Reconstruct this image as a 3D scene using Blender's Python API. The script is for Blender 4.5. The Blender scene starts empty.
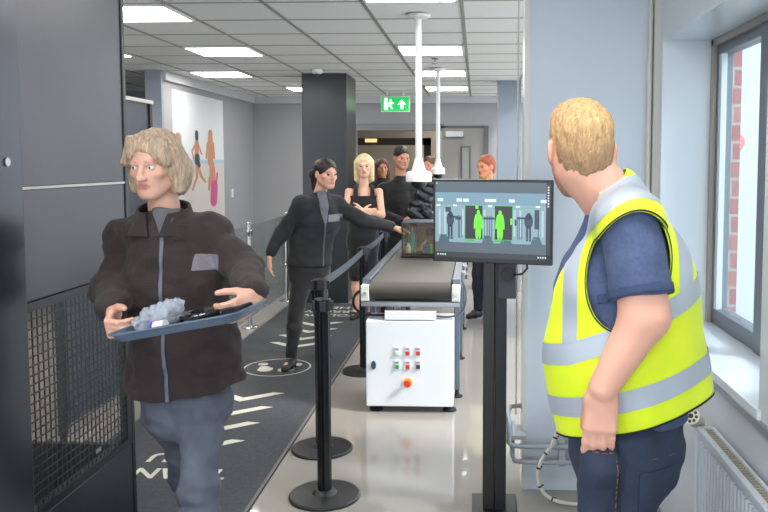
import bpy, math, random
import numpy as np
from mathutils import Vector, Matrix, noise
random.seed(4)
sc = bpy.context.scene
COL = sc.collection
PI = math.pi
H0 = 1.62                                   # eye height of the photographer
FPX, CX, CY = 780.0, 445.0, 216.0
PSI, TH = math.atan(32/780), math.atan(54/780)
_r = Vector((math.cos(PSI), math.sin(PSI), 0))
_f = Vector((-math.sin(PSI)*math.cos(TH), math.cos(PSI)*math.cos(TH), -math.sin(TH)))
_u = _r.cross(_f)
def _ray(px, py): return _r*((px-CX)/FPX) + _u*((CY-py)/FPX) + _f
def P(px, py, Y):                           # authoring aid: real-world point at distance Y
    d = _ray(px, py); return Vector((d.x/d.y*Y, Y, H0 + d.z/d.y*Y))
def G(px, py, z=0.0):                       # point at height z
    d = _ray(px, py); t = (z-H0)/d.z; return Vector((d.x*t, d.y*t, z))
def W(px, py, X):                           # point on the plane x = X
    d = _ray(px, py); t = X/d.x; return Vector((X, d.y*t, H0+d.z*t))

# ------------------------------------------------------------------ materials
def lin(c):
    o = []
    for v in c:
        v = v/255.0
        o.append(v/12.92 if v <= .04045 else ((v+.055)/1.055)**2.4)
    return o
MATS = {}
def mat(name, rgb, rough=.6, metal=0.0, emit=0.0, bump=0.0, bscale=60.0, var=0.0, vscale=8.0, alpha=1.0, trans=0.0,
        stretch=(1,1,1), tone=None, spec=.5, coat=0.0, sheen=0.0, ecol=None):
    if name in MATS: return MATS[name]
    m = bpy.data.materials.new(name); m.use_nodes = True
    nt = m.node_tree; b = nt.nodes['Principled BSDF']
    c = lin(rgb)
    b.inputs['Base Color'].default_value = (*c, 1)
    b.inputs['Roughness'].default_value = rough
    b.inputs['Metallic'].default_value = metal
    b.inputs['Specular IOR Level'].default_value = spec
    b.inputs['Coat Weight'].default_value = coat
    if sheen: b.inputs['Sheen Weight'].default_value = sheen
    if emit:
        b.inputs['Emission Color'].default_value = (*(lin(ecol) if ecol else c), 1)
        b.inputs['Emission Strength'].default_value = emit
    if alpha < 1: b.inputs['Alpha'].default_value = alpha
    if trans: b.inputs['Transmission Weight'].default_value = trans
    tc = mp = None
    if bump or var:
        tc = nt.nodes.new('ShaderNodeTexCoord'); mp = nt.nodes.new('ShaderNodeMapping')
        mp.inputs['Scale'].default_value = stretch
        nt.links.new(tc.outputs['Object'], mp.inputs['Vector'])
    src = None
    if var:
        n = nt.nodes.new('ShaderNodeTexNoise'); n.inputs['Scale'].default_value = vscale; n.inputs['Detail'].default_value = 4
        nt.links.new(mp.outputs[0], n.inputs['Vector'])
        r = nt.nodes.new('ShaderNodeValToRGB')
        r.color_ramp.elements[0].position = .3; r.color_ramp.elements[1].position = .7
        r.color_ramp.elements[0].color = (*[max(0, v*(1-var)) for v in c], 1)
        r.color_ramp.elements[1].color = (*[min(1, v*(1+var)) for v in c], 1)
        nt.links.new(n.outputs['Fac'], r.inputs['Fac'])
        src = r.outputs['Color']
    if tone:                                 # second pigment where the mesh attribute says so (lips, brows, beard)
        at = nt.nodes.new('ShaderNodeAttribute'); at.attribute_name = 'tone'
        mx = nt.nodes.new('ShaderNodeMix'); mx.data_type = 'RGBA'
        nt.links.new(at.outputs['Fac'], mx.inputs['Factor'])
        if src: nt.links.new(src, mx.inputs['A'])
        else: mx.inputs['A'].default_value = (*c, 1)
        mx.inputs['B'].default_value = (*lin(tone), 1)
        src = mx.outputs['Result']
    if src: nt.links.new(src, b.inputs['Base Color'])
    if bump:
        n = nt.nodes.new('ShaderNodeTexNoise'); n.inputs['Scale'].default_value = bscale; n.inputs['Detail'].default_value = 5
        nt.links.new(mp.outputs[0], n.inputs['Vector'])
        bp = nt.nodes.new('ShaderNodeBump'); bp.inputs['Strength'].default_value = bump; bp.inputs['Distance'].default_value = .01
        nt.links.new(n.outputs['Fac'], bp.inputs['Height']); nt.links.new(bp.outputs[0], b.inputs['Normal'])
    MATS[name] = m
    return m
def glass(name, rgb, alpha):
    if name in MATS: return MATS[name]
    m = bpy.data.materials.new(name); m.use_nodes = True; nt = m.node_tree
    for n in list(nt.nodes): nt.nodes.remove(n)
    o = nt.nodes.new('ShaderNodeOutputMaterial'); t = nt.nodes.new('ShaderNodeBsdfTransparent'); g = nt.nodes.new('ShaderNodeBsdfPrincipled')
    t.inputs[0].default_value = (*lin(rgb), 1)
    g.inputs['Base Color'].default_value = (*lin(rgb), 1); g.inputs['Roughness'].default_value = .04
    mx = nt.nodes.new('ShaderNodeMixShader'); mx.inputs[0].default_value = alpha
    nt.links.new(t.outputs[0], mx.inputs[1]); nt.links.new(g.outputs[0], mx.inputs[2]); nt.links.new(mx.outputs[0], o.inputs[0])
    MATS[name] = m; return m

# ------------------------------------------------------------------ mesh builder
class MB:
    def __init__(s): s.v = []; s.f = []
    def add(s, vs, fs):
        n = len(s.v); s.v += [Vector(v) for v in vs]; s.f += [tuple(i+n for i in f) for f in fs]; return s
    def box(s, lo, hi, M=None):
        x0,y0,z0 = lo; x1,y1,z1 = hi
        vs = [Vector(p) for p in ((x0,y0,z0),(x1,y0,z0),(x1,y1,z0),(x0,y1,z0),(x0,y0,z1),(x1,y0,z1),(x1,y1,z1),(x0,y1,z1))]
        if M: vs = [M @ v for v in vs]
        return s.add(vs, [(0,3,2,1),(4,5,6,7),(0,1,5,4),(1,2,6,5),(2,3,7,6),(3,0,4,7)])
    def cbox(s, c, d, M=None):
        return s.box([c[i]-d[i]/2 for i in range(3)], [c[i]+d[i]/2 for i in range(3)], M)
    def cyl(s, a, b, r, r2=None, n=20):
        a = Vector(a); b = Vector(b); r2 = r if r2 is None else r2
        q = (b-a).to_track_quat('Z', 'Y')
        vs = []
        for p, rr in ((a, r), (b, r2)):
            for k in range(n):
                an = 2*PI*k/n; vs.append(p + q @ Vector((rr*math.cos(an), rr*math.sin(an), 0)))
        fs = [(k, (k+1)%n, n+(k+1)%n, n+k) for k in range(n)] + [tuple(range(n))[::-1], tuple(range(n, 2*n))]
        return s.add(vs, fs)
    def tube(s, pts, r, n=8):
        pts = [Vector(p) for p in pts]; vs = []
        for i, p in enumerate(pts):
            d = (pts[min(i+1, len(pts)-1)] - pts[max(i-1, 0)]).normalized()
            q = d.to_track_quat('Z', 'Y')
            for k in range(n):
                an = 2*PI*k/n; vs.append(p + q @ Vector((r*math.cos(an), r*math.sin(an), 0)))
        fs = []
        for i in range(len(pts)-1):
            # align rings by nearest vertex to avoid twist
            base = i*n; nb = (i+1)*n
            off = min(range(n), key=lambda o: (vs[base]-vs[nb+o]).length)
            if off:
                ring = vs[nb:nb+n]; vs[nb:nb+n] = ring[off:]+ring[:off]
            fs += [(base+k, base+(k+1)%n, nb+(k+1)%n, nb+k) for k in range(n)]
        fs += [tuple(range(n))[::-1], tuple(range((len(pts)-1)*n, len(pts)*n))]
        return s.add(vs, fs)
    def lathe(s, prof, c=(0,0,0), n=32, M=None):
        c = Vector(c); vs = []
        for r, z in prof:
            for k in range(n):
                an = 2*PI*k/n; v = Vector((r*math.cos(an), r*math.sin(an), z))
                vs.append(c + (M @ v if M else v))
        m = len(prof)
        fs = [(i*n+k, i*n+(k+1)%n, (i+1)*n+(k+1)%n, (i+1)*n+k) for i in range(m-1) for k in range(n)]
        fs += [tuple(range(n))[::-1], tuple(range((m-1)*n, m*n))]
        return s.add(vs, fs)
    def prism(s, poly, ax, ay, az, o=(0,0,0)):   # poly in (ax,ay), extruded by az
        o = Vector(o); ax = Vector(ax); ay = Vector(ay); az = Vector(az); n = len(poly)
        vs = [o+ax*p[0]+ay*p[1] for p in poly] + [o+ax*p[0]+ay*p[1]+az for p in poly]
        fs = [tuple(range(n))[::-1], tuple(range(n, 2*n))] + [(k, (k+1)%n, n+(k+1)%n, n+k) for k in range(n)]
        return s.add(vs, fs)
    def ball(s, c, r, nu=16, nv=10, M=None):
        if not hasattr(r, '__len__'): r = (r,r,r)
        prof = []
        vs = []; c = Vector(c)
        for i in range(nv+1):
            t = PI*i/nv
            for k in range(nu):
                an = 2*PI*k/nu
                v = Vector((r[0]*math.sin(t)*math.cos(an), r[1]*math.sin(t)*math.sin(an), -r[2]*math.cos(t)))
                vs.append(c + (M @ v if M else v))
        fs = [(i*nu+k, i*nu+(k+1)%nu, (i+1)*nu+(k+1)%nu, (i+1)*nu+k) for i in range(nv) for k in range(nu)]
        return s.add(vs, fs)
    def build(s, name, m, parent=None, smooth=False, bevel=0.0, kind=None):
        return mk(name, s.v, s.f, m, parent, smooth, bevel, kind)

def mk(name, V, F, m, parent=None, smooth=False, bevel=0.0, kind=None, tone=None):
    V = np.array([tuple(v) for v in V], dtype=float) if not isinstance(V, np.ndarray) else V
    lo, hi = V.min(0), V.max(0); c = np.array([(lo[0]+hi[0])/2, (lo[1]+hi[1])/2, lo[2]])
    me = bpy.data.meshes.new(name)
    me.from_pydata((V-c).tolist(), [], [list(map(int, f)) for f in F])
    me.validate(); me.update()
    me.materials.append(m)
    if smooth is True: me.polygons.foreach_set('use_smooth', [True]*len(me.polygons))
    elif smooth == 'auto':
        me.polygons.foreach_set('use_smooth', [True]*len(me.polygons))
        try: me.set_sharp_from_angle(angle=math.radians(35))
        except Exception: pass
    if tone is not None and len(me.vertices) == len(tone):
        a = me.attributes.new('tone', 'FLOAT', 'POINT'); a.data.foreach_set('value', np.clip(tone, 0, 1).astype(np.float32))
    o = bpy.data.objects.new(name, me); COL.objects.link(o); o.location = c
    if bevel:
        b = o.modifiers.new('bevel', 'BEVEL'); b.width = bevel; b.segments = 2; b.limit_method = 'ANGLE'
    if parent:
        o.parent = parent; o.matrix_parent_inverse = WM[parent.name].inverted()
    WM[o.name] = Matrix.Translation(c)
    if kind: o['kind'] = kind
    return o
WM = {}
def thing(name, loc, label, cat, group=None):
    o = bpy.data.objects.new(name, None); COL.objects.link(o); o.location = loc; o.empty_display_size = .1
    WM[o.name] = Matrix.Translation(Vector(loc))
    return tag(o, label, cat, group)
def tag(o, label, cat, group=None):
    o['label'] = label; o['category'] = cat
    if group: o['group'] = group
    return o
def struct(o): o['kind'] = 'structure'; return o
def dup(root, loc, label):
    r = root.copy(); COL.objects.link(r); r.location = loc; r['label'] = label
    def rec(a, b):
        for ch in [c for c in bpy.data.objects if c.parent == a]:
            c = ch.copy(); COL.objects.link(c); inv = ch.matrix_parent_inverse.copy(); c.parent = b; c.matrix_parent_inverse = inv; rec(ch, c)
    rec(root, r)
    return r

# ------------------------------------------------------------------ implicit surfaces for bodies and cloth
class Field:
    def __init__(s, lo, hi, h):
        s.h = h; s.lo = np.array(lo, dtype=np.float64)
        s.n = np.ceil((np.array(hi)-s.lo)/h).astype(int)+1
        s.ax = [(s.lo[i]+h*np.arange(s.n[i])).astype(np.float32) for i in range(3)]
        s.D = np.full(tuple(s.n), 9.0, dtype=np.float32)
    def _sl(s, lo, hi):
        a = np.clip(np.floor((np.array(lo)-s.lo)/s.h).astype(int)-1, 0, s.n-1)
        b = np.clip(np.ceil((np.array(hi)-s.lo)/s.h).astype(int)+2, 1, s.n)
        b = np.maximum(b, a+1)
        sl = tuple(slice(a[i], b[i]) for i in range(3))
        x = s.ax[0][sl[0]][:,None,None]; y = s.ax[1][sl[1]][None,:,None]; z = s.ax[2][sl[2]][None,None,:]
        return sl, x, y, z
    def _comb(s, sl, d, k, cut):
        a = s.D[sl]
        if cut: a = -a
        if k > 0:
            hh = np.clip(k-np.abs(a-d), 0, None)/k
            r = np.minimum(a, d) - hh*hh*k*.25
        else: r = np.minimum(a, d)
        s.D[sl] = -r if cut else r
    def cone(s, a, b, ra, rb, k=.02, flat=None, cut=False):
        a = np.array(a, float); b = np.array(b, float); R = max(ra, rb)+k+.02
        sl, x, y, z = s._sl(np.minimum(a,b)-R, np.maximum(a,b)+R)
        ab = b-a; L = max(float(ab@ab), 1e-9)
        px, py, pz = x-a[0], y-a[1], z-a[2]
        t = np.clip((px*ab[0]+py*ab[1]+pz*ab[2])/L, 0, 1)
        qx, qy, qz = px-t*ab[0], py-t*ab[1], pz-t*ab[2]
        if flat is not None:
            n, f = flat; n = np.array(n, float); n /= np.linalg.norm(n)
            w = (qx*n[0]+qy*n[1]+qz*n[2])*(f-1)
            qx, qy, qz = qx+w*n[0], qy+w*n[1], qz+w*n[2]
        d = np.sqrt(qx*qx+qy*qy+qz*qz) - (ra+(rb-ra)*t)
        s._comb(sl, d.astype(np.float32), k, cut); return s
    def chain(s, pts, rs, k=.02, flat=None, cut=False):
        for i in range(len(pts)-1): s.cone(pts[i], pts[i+1], rs[i], rs[i+1], k, flat, cut)
        return s
    def ell(s, c, r, R=None, k=.02, cut=False):
        c = np.array(c, float); r = np.array(r, float); m = r.max()+k+.02
        sl, x, y, z = s._sl(c-m, c+m)
        px, py, pz = x-c[0], y-c[1], z-c[2]
        if R is not None:
            R = np.array(R)
            px, py, pz = (R[0,0]*px+R[1,0]*py+R[2,0]*pz, R[0,1]*px+R[1,1]*py+R[2,1]*pz, R[0,2]*px+R[1,2]*py+R[2,2]*pz)
        k0 = np.sqrt((px/r[0])**2+(py/r[1])**2+(pz/r[2])**2)
        k1 = np.sqrt((px/r[0]**2)**2+(py/r[1]**2)**2+(pz/r[2]**2)**2)+1e-9
        d = k0*(k0-1)/k1
        s._comb(sl, d.astype(np.float32), k, cut); return s
    def plane(s, p, n, k=.008):                # keep the side n points away from
        n = np.array(n, float); n /= np.linalg.norm(n); p = np.array(p, float)
        x = s.ax[0][:,None,None]; y = s.ax[1][None,:,None]; z = s.ax[2][None,None,:]
        d = ((x-p[0])*n[0]+(y-p[1])*n[1]+(z-p[2])*n[2]).astype(np.float32)
        a = s.D
        hh = np.clip(k-np.abs(a-d), 0, None)/k
        s.D = np.maximum(a, d)+hh*hh*k*.25; return s
    def mesh(s):
        D = s.D; nx, ny, nz = D.shape
        D[0]=D[-1]=9; D[:,0]=D[:,-1]=9; D[:,:,0]=D[:,:,-1]=9
        S = D < 0
        c = np.zeros((nx-1,ny-1,nz-1), dtype=np.int8)
        offs = [(i,j,k) for i in (0,1) for j in (0,1) for k in (0,1)]
        for i,j,k in offs: c += S[i:nx-1+i, j:ny-1+j, k:nz-1+k]
        act = (c > 0) & (c < 8)
        I = np.argwhere(act)
        idx = np.full(act.shape, -1, dtype=np.int64); idx[act] = np.arange(len(I))
        vals = {o: D[I[:,0]+o[0], I[:,1]+o[1], I[:,2]+o[2]].astype(np.float64) for o in offs}
        acc = np.zeros((len(I),3)); cnt = np.zeros(len(I))
        for o in offs:
            for ax in range(3):
                if o[ax] == 0:
                    p = list(o); p[ax] = 1; p = tuple(p)
                    a, b = vals[o], vals[p]; m = (a < 0) != (b < 0)
                    t = np.where(m, a/np.where(m, a-b, 1), 0)
                    q = np.tile(np.array(o, float), (len(I),1)); q[:,ax] = t
                    acc[m] += q[m]; cnt[m] += 1
        V = (I + acc/cnt[:,None])*s.h + s.lo
        Q = []
        for ax in range(3):
            a1, a2 = (ax+1)%3, (ax+2)%3
            sl0 = [slice(None)]*3; sl1 = [slice(None)]*3; sl0[ax] = slice(0,-1); sl1[ax] = slice(1,None)
            A = S[tuple(sl0)]; B = S[tuple(sl1)]
            E = np.argwhere(A != B)
            ok = (E[:,a1] > 0) & (E[:,a2] > 0) & (E[:,a1] < D.shape[a1]-1) & (E[:,a2] < D.shape[a2]-1)
            E = E[ok]; ins = A[E[:,0],E[:,1],E[:,2]]
            def g(d1, d2):
                T = E.copy(); T[:,a1] -= d1; T[:,a2] -= d2; return idx[T[:,0],T[:,1],T[:,2]]
            q = np.stack([g(1,1), g(0,1), g(0,0), g(1,0)], 1)
            q[~ins] = q[~ins][:, ::-1]
            Q.append(q)
        return V, np.concatenate(Q)
def normals(V, Q):
    n = np.cross(V[Q[:,2]]-V[Q[:,0]], V[Q[:,3 if Q.shape[1] > 3 else 1]]-V[Q[:,1 if Q.shape[1] > 3 else 0]])
    if Q.shape[1] == 3: n = np.cross(V[Q[:,1]]-V[Q[:,0]], V[Q[:,2]]-V[Q[:,0]])
    N = np.zeros_like(V)
    for k in range(Q.shape[1]): np.add.at(N, Q[:,k], n)
    return N/(np.linalg.norm(N, axis=1, keepdims=True)+1e-12)
def relax(V, Q, it=1, lam=.5):
    E = np.concatenate([Q[:,[k,(k+1)%Q.shape[1]]] for k in range(Q.shape[1])]); E = np.concatenate([E, E[:,::-1]])
    cnt = np.bincount(E[:,0], minlength=len(V))[:,None]
    for _ in range(it):
        A = np.stack([np.bincount(E[:,0], weights=V[E[:,1],i], minlength=len(V)) for i in range(3)], 1)
        V = V + lam*(A/np.maximum(cnt,1)-V)
    return V
def wrinkle(V, Q, amp, scale, stretch=(1,1,1), seed=0):
    N = normals(V, Q); st = np.array(stretch)
    d = np.array([noise.fractal(Vector((p*st*scale+seed).tolist()), .9, 2.0, 2) for p in V])
    return V + N*(amp*d)[:,None]
def tri(Q): return np.concatenate([Q[:,[0,1,2]], Q[:,[0,2,3]]]) if Q.shape[1] == 4 else Q
def clip(V, T, f):                               # keep f > 0, cut straddling triangles exactly
    s = f > 0; c = s[T].sum(1)
    out = [T[c == 3]]; nv = []; cache = {}; new = []
    def mid(i, j):
        key = (i, j) if i < j else (j, i)
        if key not in cache:
            t = f[i]/(f[i]-f[j]); cache[key] = len(V)+len(nv); nv.append(V[i]+(V[j]-V[i])*t)
        return cache[key]
    for t in T[(c == 1) | (c == 2)]:
        pl = []
        for k in range(3):
            i, j = int(t[k]), int(t[(k+1)%3])
            if s[i]: pl.append(i)
            if s[i] != s[j]: pl.append(mid(i, j))
        for k in range(1, len(pl)-1): new.append((pl[0], pl[k], pl[k+1]))
    if new: out.append(np.array(new))
    T2 = np.concatenate(out); V2 = np.concatenate([V, np.array(nv)]) if nv else V
    use = np.unique(T2); mp = np.full(len(V2), -1); mp[use] = np.arange(len(use))
    return V2[use], mp[T2]
def patch(name, V, Q, fn, m, parent, off=.002, thick=.0015):     # part laid on a surface where fn(V) > 0
    N = normals(V, Q); T = tri(Q); f = fn(V)
    if not (f > 0).any(): print('EMPTY PATCH', name); return None
    V2, T2 = clip(V+N*off, T, f)
    o = mk(name, V2, T2, m, parent, smooth=True)
    if thick:
        md = o.modifiers.new('solid', 'SOLIDIFY'); md.thickness = thick; md.offset = 1
    return o

def v3(v): return np.array(tuple(v), float)
def unit(v): v = v3(v); return v/np.linalg.norm(v)
def frame(fwd, up=(0,0,1)):
    f = unit(fwd); r = unit(np.cross(f, v3(up))); u = np.cross(r, f); return np.stack([r, f, u], 1)   # columns right, forward, up
def to(c, R, p, s=1.0): return v3(c) + R @ (np.array(p, float)*s)

def head_sdf(F, c, R, s=1.0, male=False, k=.012):
    E = lambda p, r, kk=k, cut=False, RR=R: F.ell(to(c,R,p,s), np.array(r)*s, RR, kk*s, cut)
    E((0,-.014,.035), (.074,.093,.080))
    E((0,.018,-.028), (.060,.068,.078), .03)
    E((0,.030,-.070), (.044,.050,.040), .025)
    E((0,.066,-.094), (.020,.018,.016), .022)
    for q in (-1,1):
        F.cone(to(c,R,(q*.052,-.005,-.05),s), to(c,R,(q*.018,.062,-.090),s), .020*s, .015*s, .02*s)
        E((q*.044,.054,-.020), (.020,.020,.018), .018)
        E((q*.031,.086,.004), (.015,.012,.010), .010, True)
        Re = R @ np.array(Matrix.Rotation(q*.35, 3, 'Z'))
        F.ell(to(c,R,(q*.078,-.012,-.006),s), np.array((.009,.019,.032))*s, Re, .006*s)
        F.ell(to(c,R,(q*.085,-.006,-.004),s), np.array((.006,.010,.018))*s, Re, .004*s, True)
    F.cone(to(c,R,(-.034,.078,.020),s), to(c,R,(.034,.078,.020),s), .011*s, .011*s, .012*s)
    F.cone(to(c,R,(0,.084,.010),s), to(c,R,(0,.104,-.030),s), .008*s, .012*s, .008*s)
    for q in (-1,1): E((q*.012,.094,-.033), (.009,.010,.008), .006)
    F.cone(to(c,R,(-.018,.080,-.056),s), to(c,R,(.018,.080,-.056),s), .007*s, .007*s, .007*s, )
    F.cone(to(c,R,(-.015,.078,-.067),s), to(c,R,(.015,.078,-.067),s), .008*s, .008*s, .007*s)
    F.cone(to(c,R,(-.022,.092,-.0615),s), to(c,R,(.022,.092,-.0615),s), .002*s, .002*s, .003*s, cut=True)

def hand_sdf(F, w, d, n, side, curl=.35, s=1.0, thumb=.6, spread=.06, thumbdir=None, k=.006):
    """w wrist, d direction of palm, n direction the palm faces, side +1 when the thumb lies along d x n"""
    w = v3(w); d = unit(d); n = unit(v3(n)-d*np.dot(v3(n), d)); a = np.cross(d, n)*side
    F.cone(w-d*.02*s, w+d*.025*s, .024*s, .028*s, .012, flat=(n,1.35))
    for q in (-.027,-.009,.009,.027):
        F.cone(w+d*.02*s+a*q*.8*s, w+d*.088*s+a*q*s, .015*s, .0125*s, .012*s)
    L = {0:(.040,.026,.020), 1:(.045,.030,.022), 2:(.042,.028,.021), 3:(.032,.021,.018)}
    for i, q in enumerate((.028,.0095,-.0095,-.028)):
        p = w+d*(.088-(.006 if i == 3 else 0))*s+a*q*s
        base = d+a*(q/.028)*spread; ang = curl*.6
        r = .0098 if i < 3 else .0085
        for j in range(3):
            ang += curl*(.6 if j else .4)
            v = unit(base*math.cos(ang)+n*math.sin(ang))
            q2 = p+v*L[i][j]*s
            F.cone(p, q2, r*s, (r-.001)*s, k*s); p = q2; r -= .0007
    t0 = w+d*.022*s+a*.024*s
    td = unit(thumbdir) if thumbdir is not None else unit(d*.75+a*.75+n*thumb*.4)
    t1 = t0+td*.042*s; t2 = t1+unit(td*.8+d*.5+n*thumb*.3)*.032*s; t3 = t2+unit(td*.5+d*.7+n*thumb*.5)*.026*s
    F.cone(t0, t1, .017*s, .0125*s, .012*s); F.cone(t1, t2, .0118*s, .0108*s, k*s); F.cone(t2, t3, .0105*s, .0092*s, k*s)

def bounds(pts, m):
    A = np.array([v3(p) for p in pts]); return A.min(0)-m, A.max(0)+m

def limbs(F, pts, rs, k=.02): F.chain([v3(p) for p in pts], rs, k)

def torso_sdf(F, J, B, infl=0.0, k=.05):
    """J pelvis, waist, chest, neck points; B body frame; sizes as (half width, half depth)"""
    fw = B[:,1]
    z = J['size']
    pts = [J['pelvis'], J['waist'], J['chest'], J['upper']]
    for i in range(3):
        a, b = v3(pts[i]), v3(pts[i+1])
        wa, da = z[i]; wb, db = z[i+1]
        wa += infl; wb += infl; da += infl; db += infl
        F.cone(a, b, wa, wb, k, flat=(fw, ((wa/da)+(wb/db))/2))
    F.cone(J['shR'], J['shL'], .054+infl, .054+infl, .05)
    F.cone(J['neck'], v3(J['upper'])+B[:,2]*.03, .055+infl*.6, .085+infl, .04)

def eyes(person, c, R, s, m_iris, small=False):
    for q in (-1,1):
        p = to(c, R, (q*.031,.0735,.004), s)
        e = MB().ball(p, (.0105 if small else .0118)*s, 14, 10).build('eye', mat('eye_far', (92,76,68), .3) if small else mat('eye_white', (225,222,215), .2), person, True)
        if not small:
            p2 = to(c, R, (q*.031,.0745,.004), s); M = Matrix(R.tolist())
            MB().ball(to(c,R,(q*.031,.0822,.004),s), (.0055*s,.0035*s,.0055*s), 12, 8, M).build('iris', m_iris, e, True)

def hair_mesh(person, name, c, R, s, m, build, h=.004, amp=.004, sc_=(60,60,12), seed=0, ext=.22):
    F = Field(v3(c)-ext*s, v3(c)+ext*s*np.array([1,1,.8]), h)
    build(F, lambda p: to(c, R, p, s))
    V, Q = F.mesh(); V = relax(V, Q, 1, .4)
    V = wrinkle(V, Q, amp, 1.0, sc_, seed)
    return mk(name, V, Q, m, person, smooth=True), V, Q

# ================================================================== CAMERA, WORLD, LIGHT
cam = bpy.data.cameras.new('camera'); co = bpy.data.objects.new('camera', cam); COL.objects.link(co)
cam.sensor_width = 36; cam.lens = FPX/768*36; cam.shift_x = (384-CX)/768; cam.shift_y = (CY-256)/768
co.location = (0,0,H0); co.rotation_euler = (PI/2-TH, 0, PSI); cam.clip_start = .05
sc.camera = co
sc.view_settings.view_transform = 'Standard'; sc.view_settings.look = 'None'
sc.view_settings.exposure = 0.22; sc.view_settings.gamma = 1.0; sc.view_settings.use_curve_mapping = False
w = bpy.data.worlds.new('World'); sc.world = w; w.use_nodes = True
w.node_tree.nodes['Background'].inputs[0].default_value = (.80,.90,1.0,1); w.node_tree.nodes['Background'].inputs[1].default_value = 2.9
def area(name, loc, target, sx, sy, power, col=(1,1,1)):
    l = bpy.data.lights.new(name, 'AREA'); l.shape = 'RECTANGLE'; l.size = sx; l.size_y = sy; l.energy = power; l.color = col
    o = bpy.data.objects.new(name, l); COL.objects.link(o); o.location = loc
    o.rotation_euler = (Vector(target)-Vector(loc)).to_track_quat('-Z','Y').to_euler(); return o
sun = bpy.data.lights.new('sun', 'SUN'); sun.energy = 4.0; sun.angle = .2; sun.color = (1,.97,.92)
so = bpy.data.objects.new('sun', sun); COL.objects.link(so); so.rotation_euler = (math.radians(50), 0, math.radians(70))

# ================================================================== SETTING
CEIL = 2.62
m_floor = mat('resin_floor', (146,141,134), .05, var=.05, vscale=.9, bump=.006, bscale=2, spec=.5)
m_wall = mat('painted_wall', (158,158,160), .6, bump=.03, bscale=90)
m_wall_light = mat('light_painted_wall', (196,197,198), .5, bump=.03, bscale=90)
m_part = mat('coated_partition_panel', (196,203,212), .38, bump=.015, bscale=2)
m_white = mat('white_gloss_paint', (206,212,218), .25, bump=.02, bscale=12)
m_ceil = mat('ceiling_tile', (232,234,234), .85, bump=.08, bscale=220, var=.03, vscale=120)
m_grid = mat('ceiling_grid_metal', (150,150,147), .5)
m_black = mat('black_powder_coat', (24,25,28), .38, bump=.05, bscale=300)
m_blackp = mat('black_plastic', (18,19,22), .35)
m_panel = mat('dark_brushed_panel', (80,80,83), .36, metal=.75, bump=.02, bscale=40, var=.06, vscale=2)
m_chrome = mat('polished_steel', (200,200,200), .18, metal=1)
m_alu = mat('satin_aluminium', (165,168,172), .34, metal=.9)
m_rubber = mat('black_rubber', (22,22,24), .7)
m_whitep = mat('white_plastic', (226,227,226), .35)

struct(MB().box((-9,-3,-.1),(3,12.0,0)).build('floor', m_floor))
struct(MB().box((-4,12.0,-.1),(3,16.2,0)).build('floor_inner_room', mat('inner_floor', (110,100,90), .4)))
b = MB()
b.box((-9,-3,CEIL),(.86,12.2,CEIL+.08)); ceiling = struct(b.build('ceiling', m_ceil))
g = MB()
for k in range(-1, 14):
    x = -.10-.62*k
    if x > -8.9 and x < .86: g.box((x-.012,-3,CEIL-.006),(x+.012,12,CEIL+.002))
for k in range(-12, 12):
    y = 4.92+.6*k
    g.box((-9,y-.008,CEIL-.004),(.86,y+.008,CEIL+.002))
struct(g.build('trim_1', m_grid))
# ceiling light panels
m_lit = mat('lit_diffuser', (255,252,246), .5, emit=17.0)
lp = thing('ceiling_light', (-.41,5.22,CEIL-.03), 'square', 'light')
fr = MB()
x0,x1,y0,y1 = -.70,-.12,4.94,5.50
for lo, hi in (((x0,y0),(x1,y0+.02)),((x0,y1-.02),(x1,y1)),((x0,y0),(x0+.02,y1)),((x1-.02,y0),(x1,y1))):
    fr.box((*lo,CEIL-.016),(*hi,CEIL-.001))
fr.build('frame', mat('light_frame_white', (235,235,235), .4), lp)
MB().box((x0+.02,y0+.02,CEIL-.012),(x1-.02,y1-.02,CEIL-.004)).build('diffuser', m_lit, lp)
lights = [(0,0,'lit square ceiling panel nearest above the conveyor, cut by the top edge of the photo'),
 (0,1,'lit square ceiling panel, widest of the three complete ones over the conveyor'),
 (0,2,'lit square ceiling panel, middle of the three complete ones over the conveyor'),
 (0,3,'lit square ceiling panel, farthest and smallest of those over the conveyor'),
 (-3,0,'lit square ceiling panel at top left, largest one beside the dark scanner housing'),
 (-3,1,'lit square ceiling panel in the left row, second from the camera'),
 (-4,2,'lit square ceiling panel in the left row, just in front of the beach poster wall'),
 (-3,3,'lit square ceiling panel half hidden behind the black square pillar'),
 (-5,1,'lit square ceiling panel mostly hidden behind the dark scanner housing edge')]
GL = 'square lit ceiling panels'
lp['label'] = lights[0][2]; lp['group'] = GL
lp.location.y = 4.62
for i, j, lb in lights[1:]: dup(lp, (-.41+.62*i, 5.22+1.8*j, CEIL-.03), lb)
# panels over the photographer's end of the hall (out of the frame, they light it)
for i in (-5,-2,1):
    for j in (-1,-2,-3):
        if i == 1 and j == -1: continue
        dup(lp, (-.41+.62*i, 5.22+1.8*j, CEIL-.03), 'square ceiling panels behind the photographer')
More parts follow.
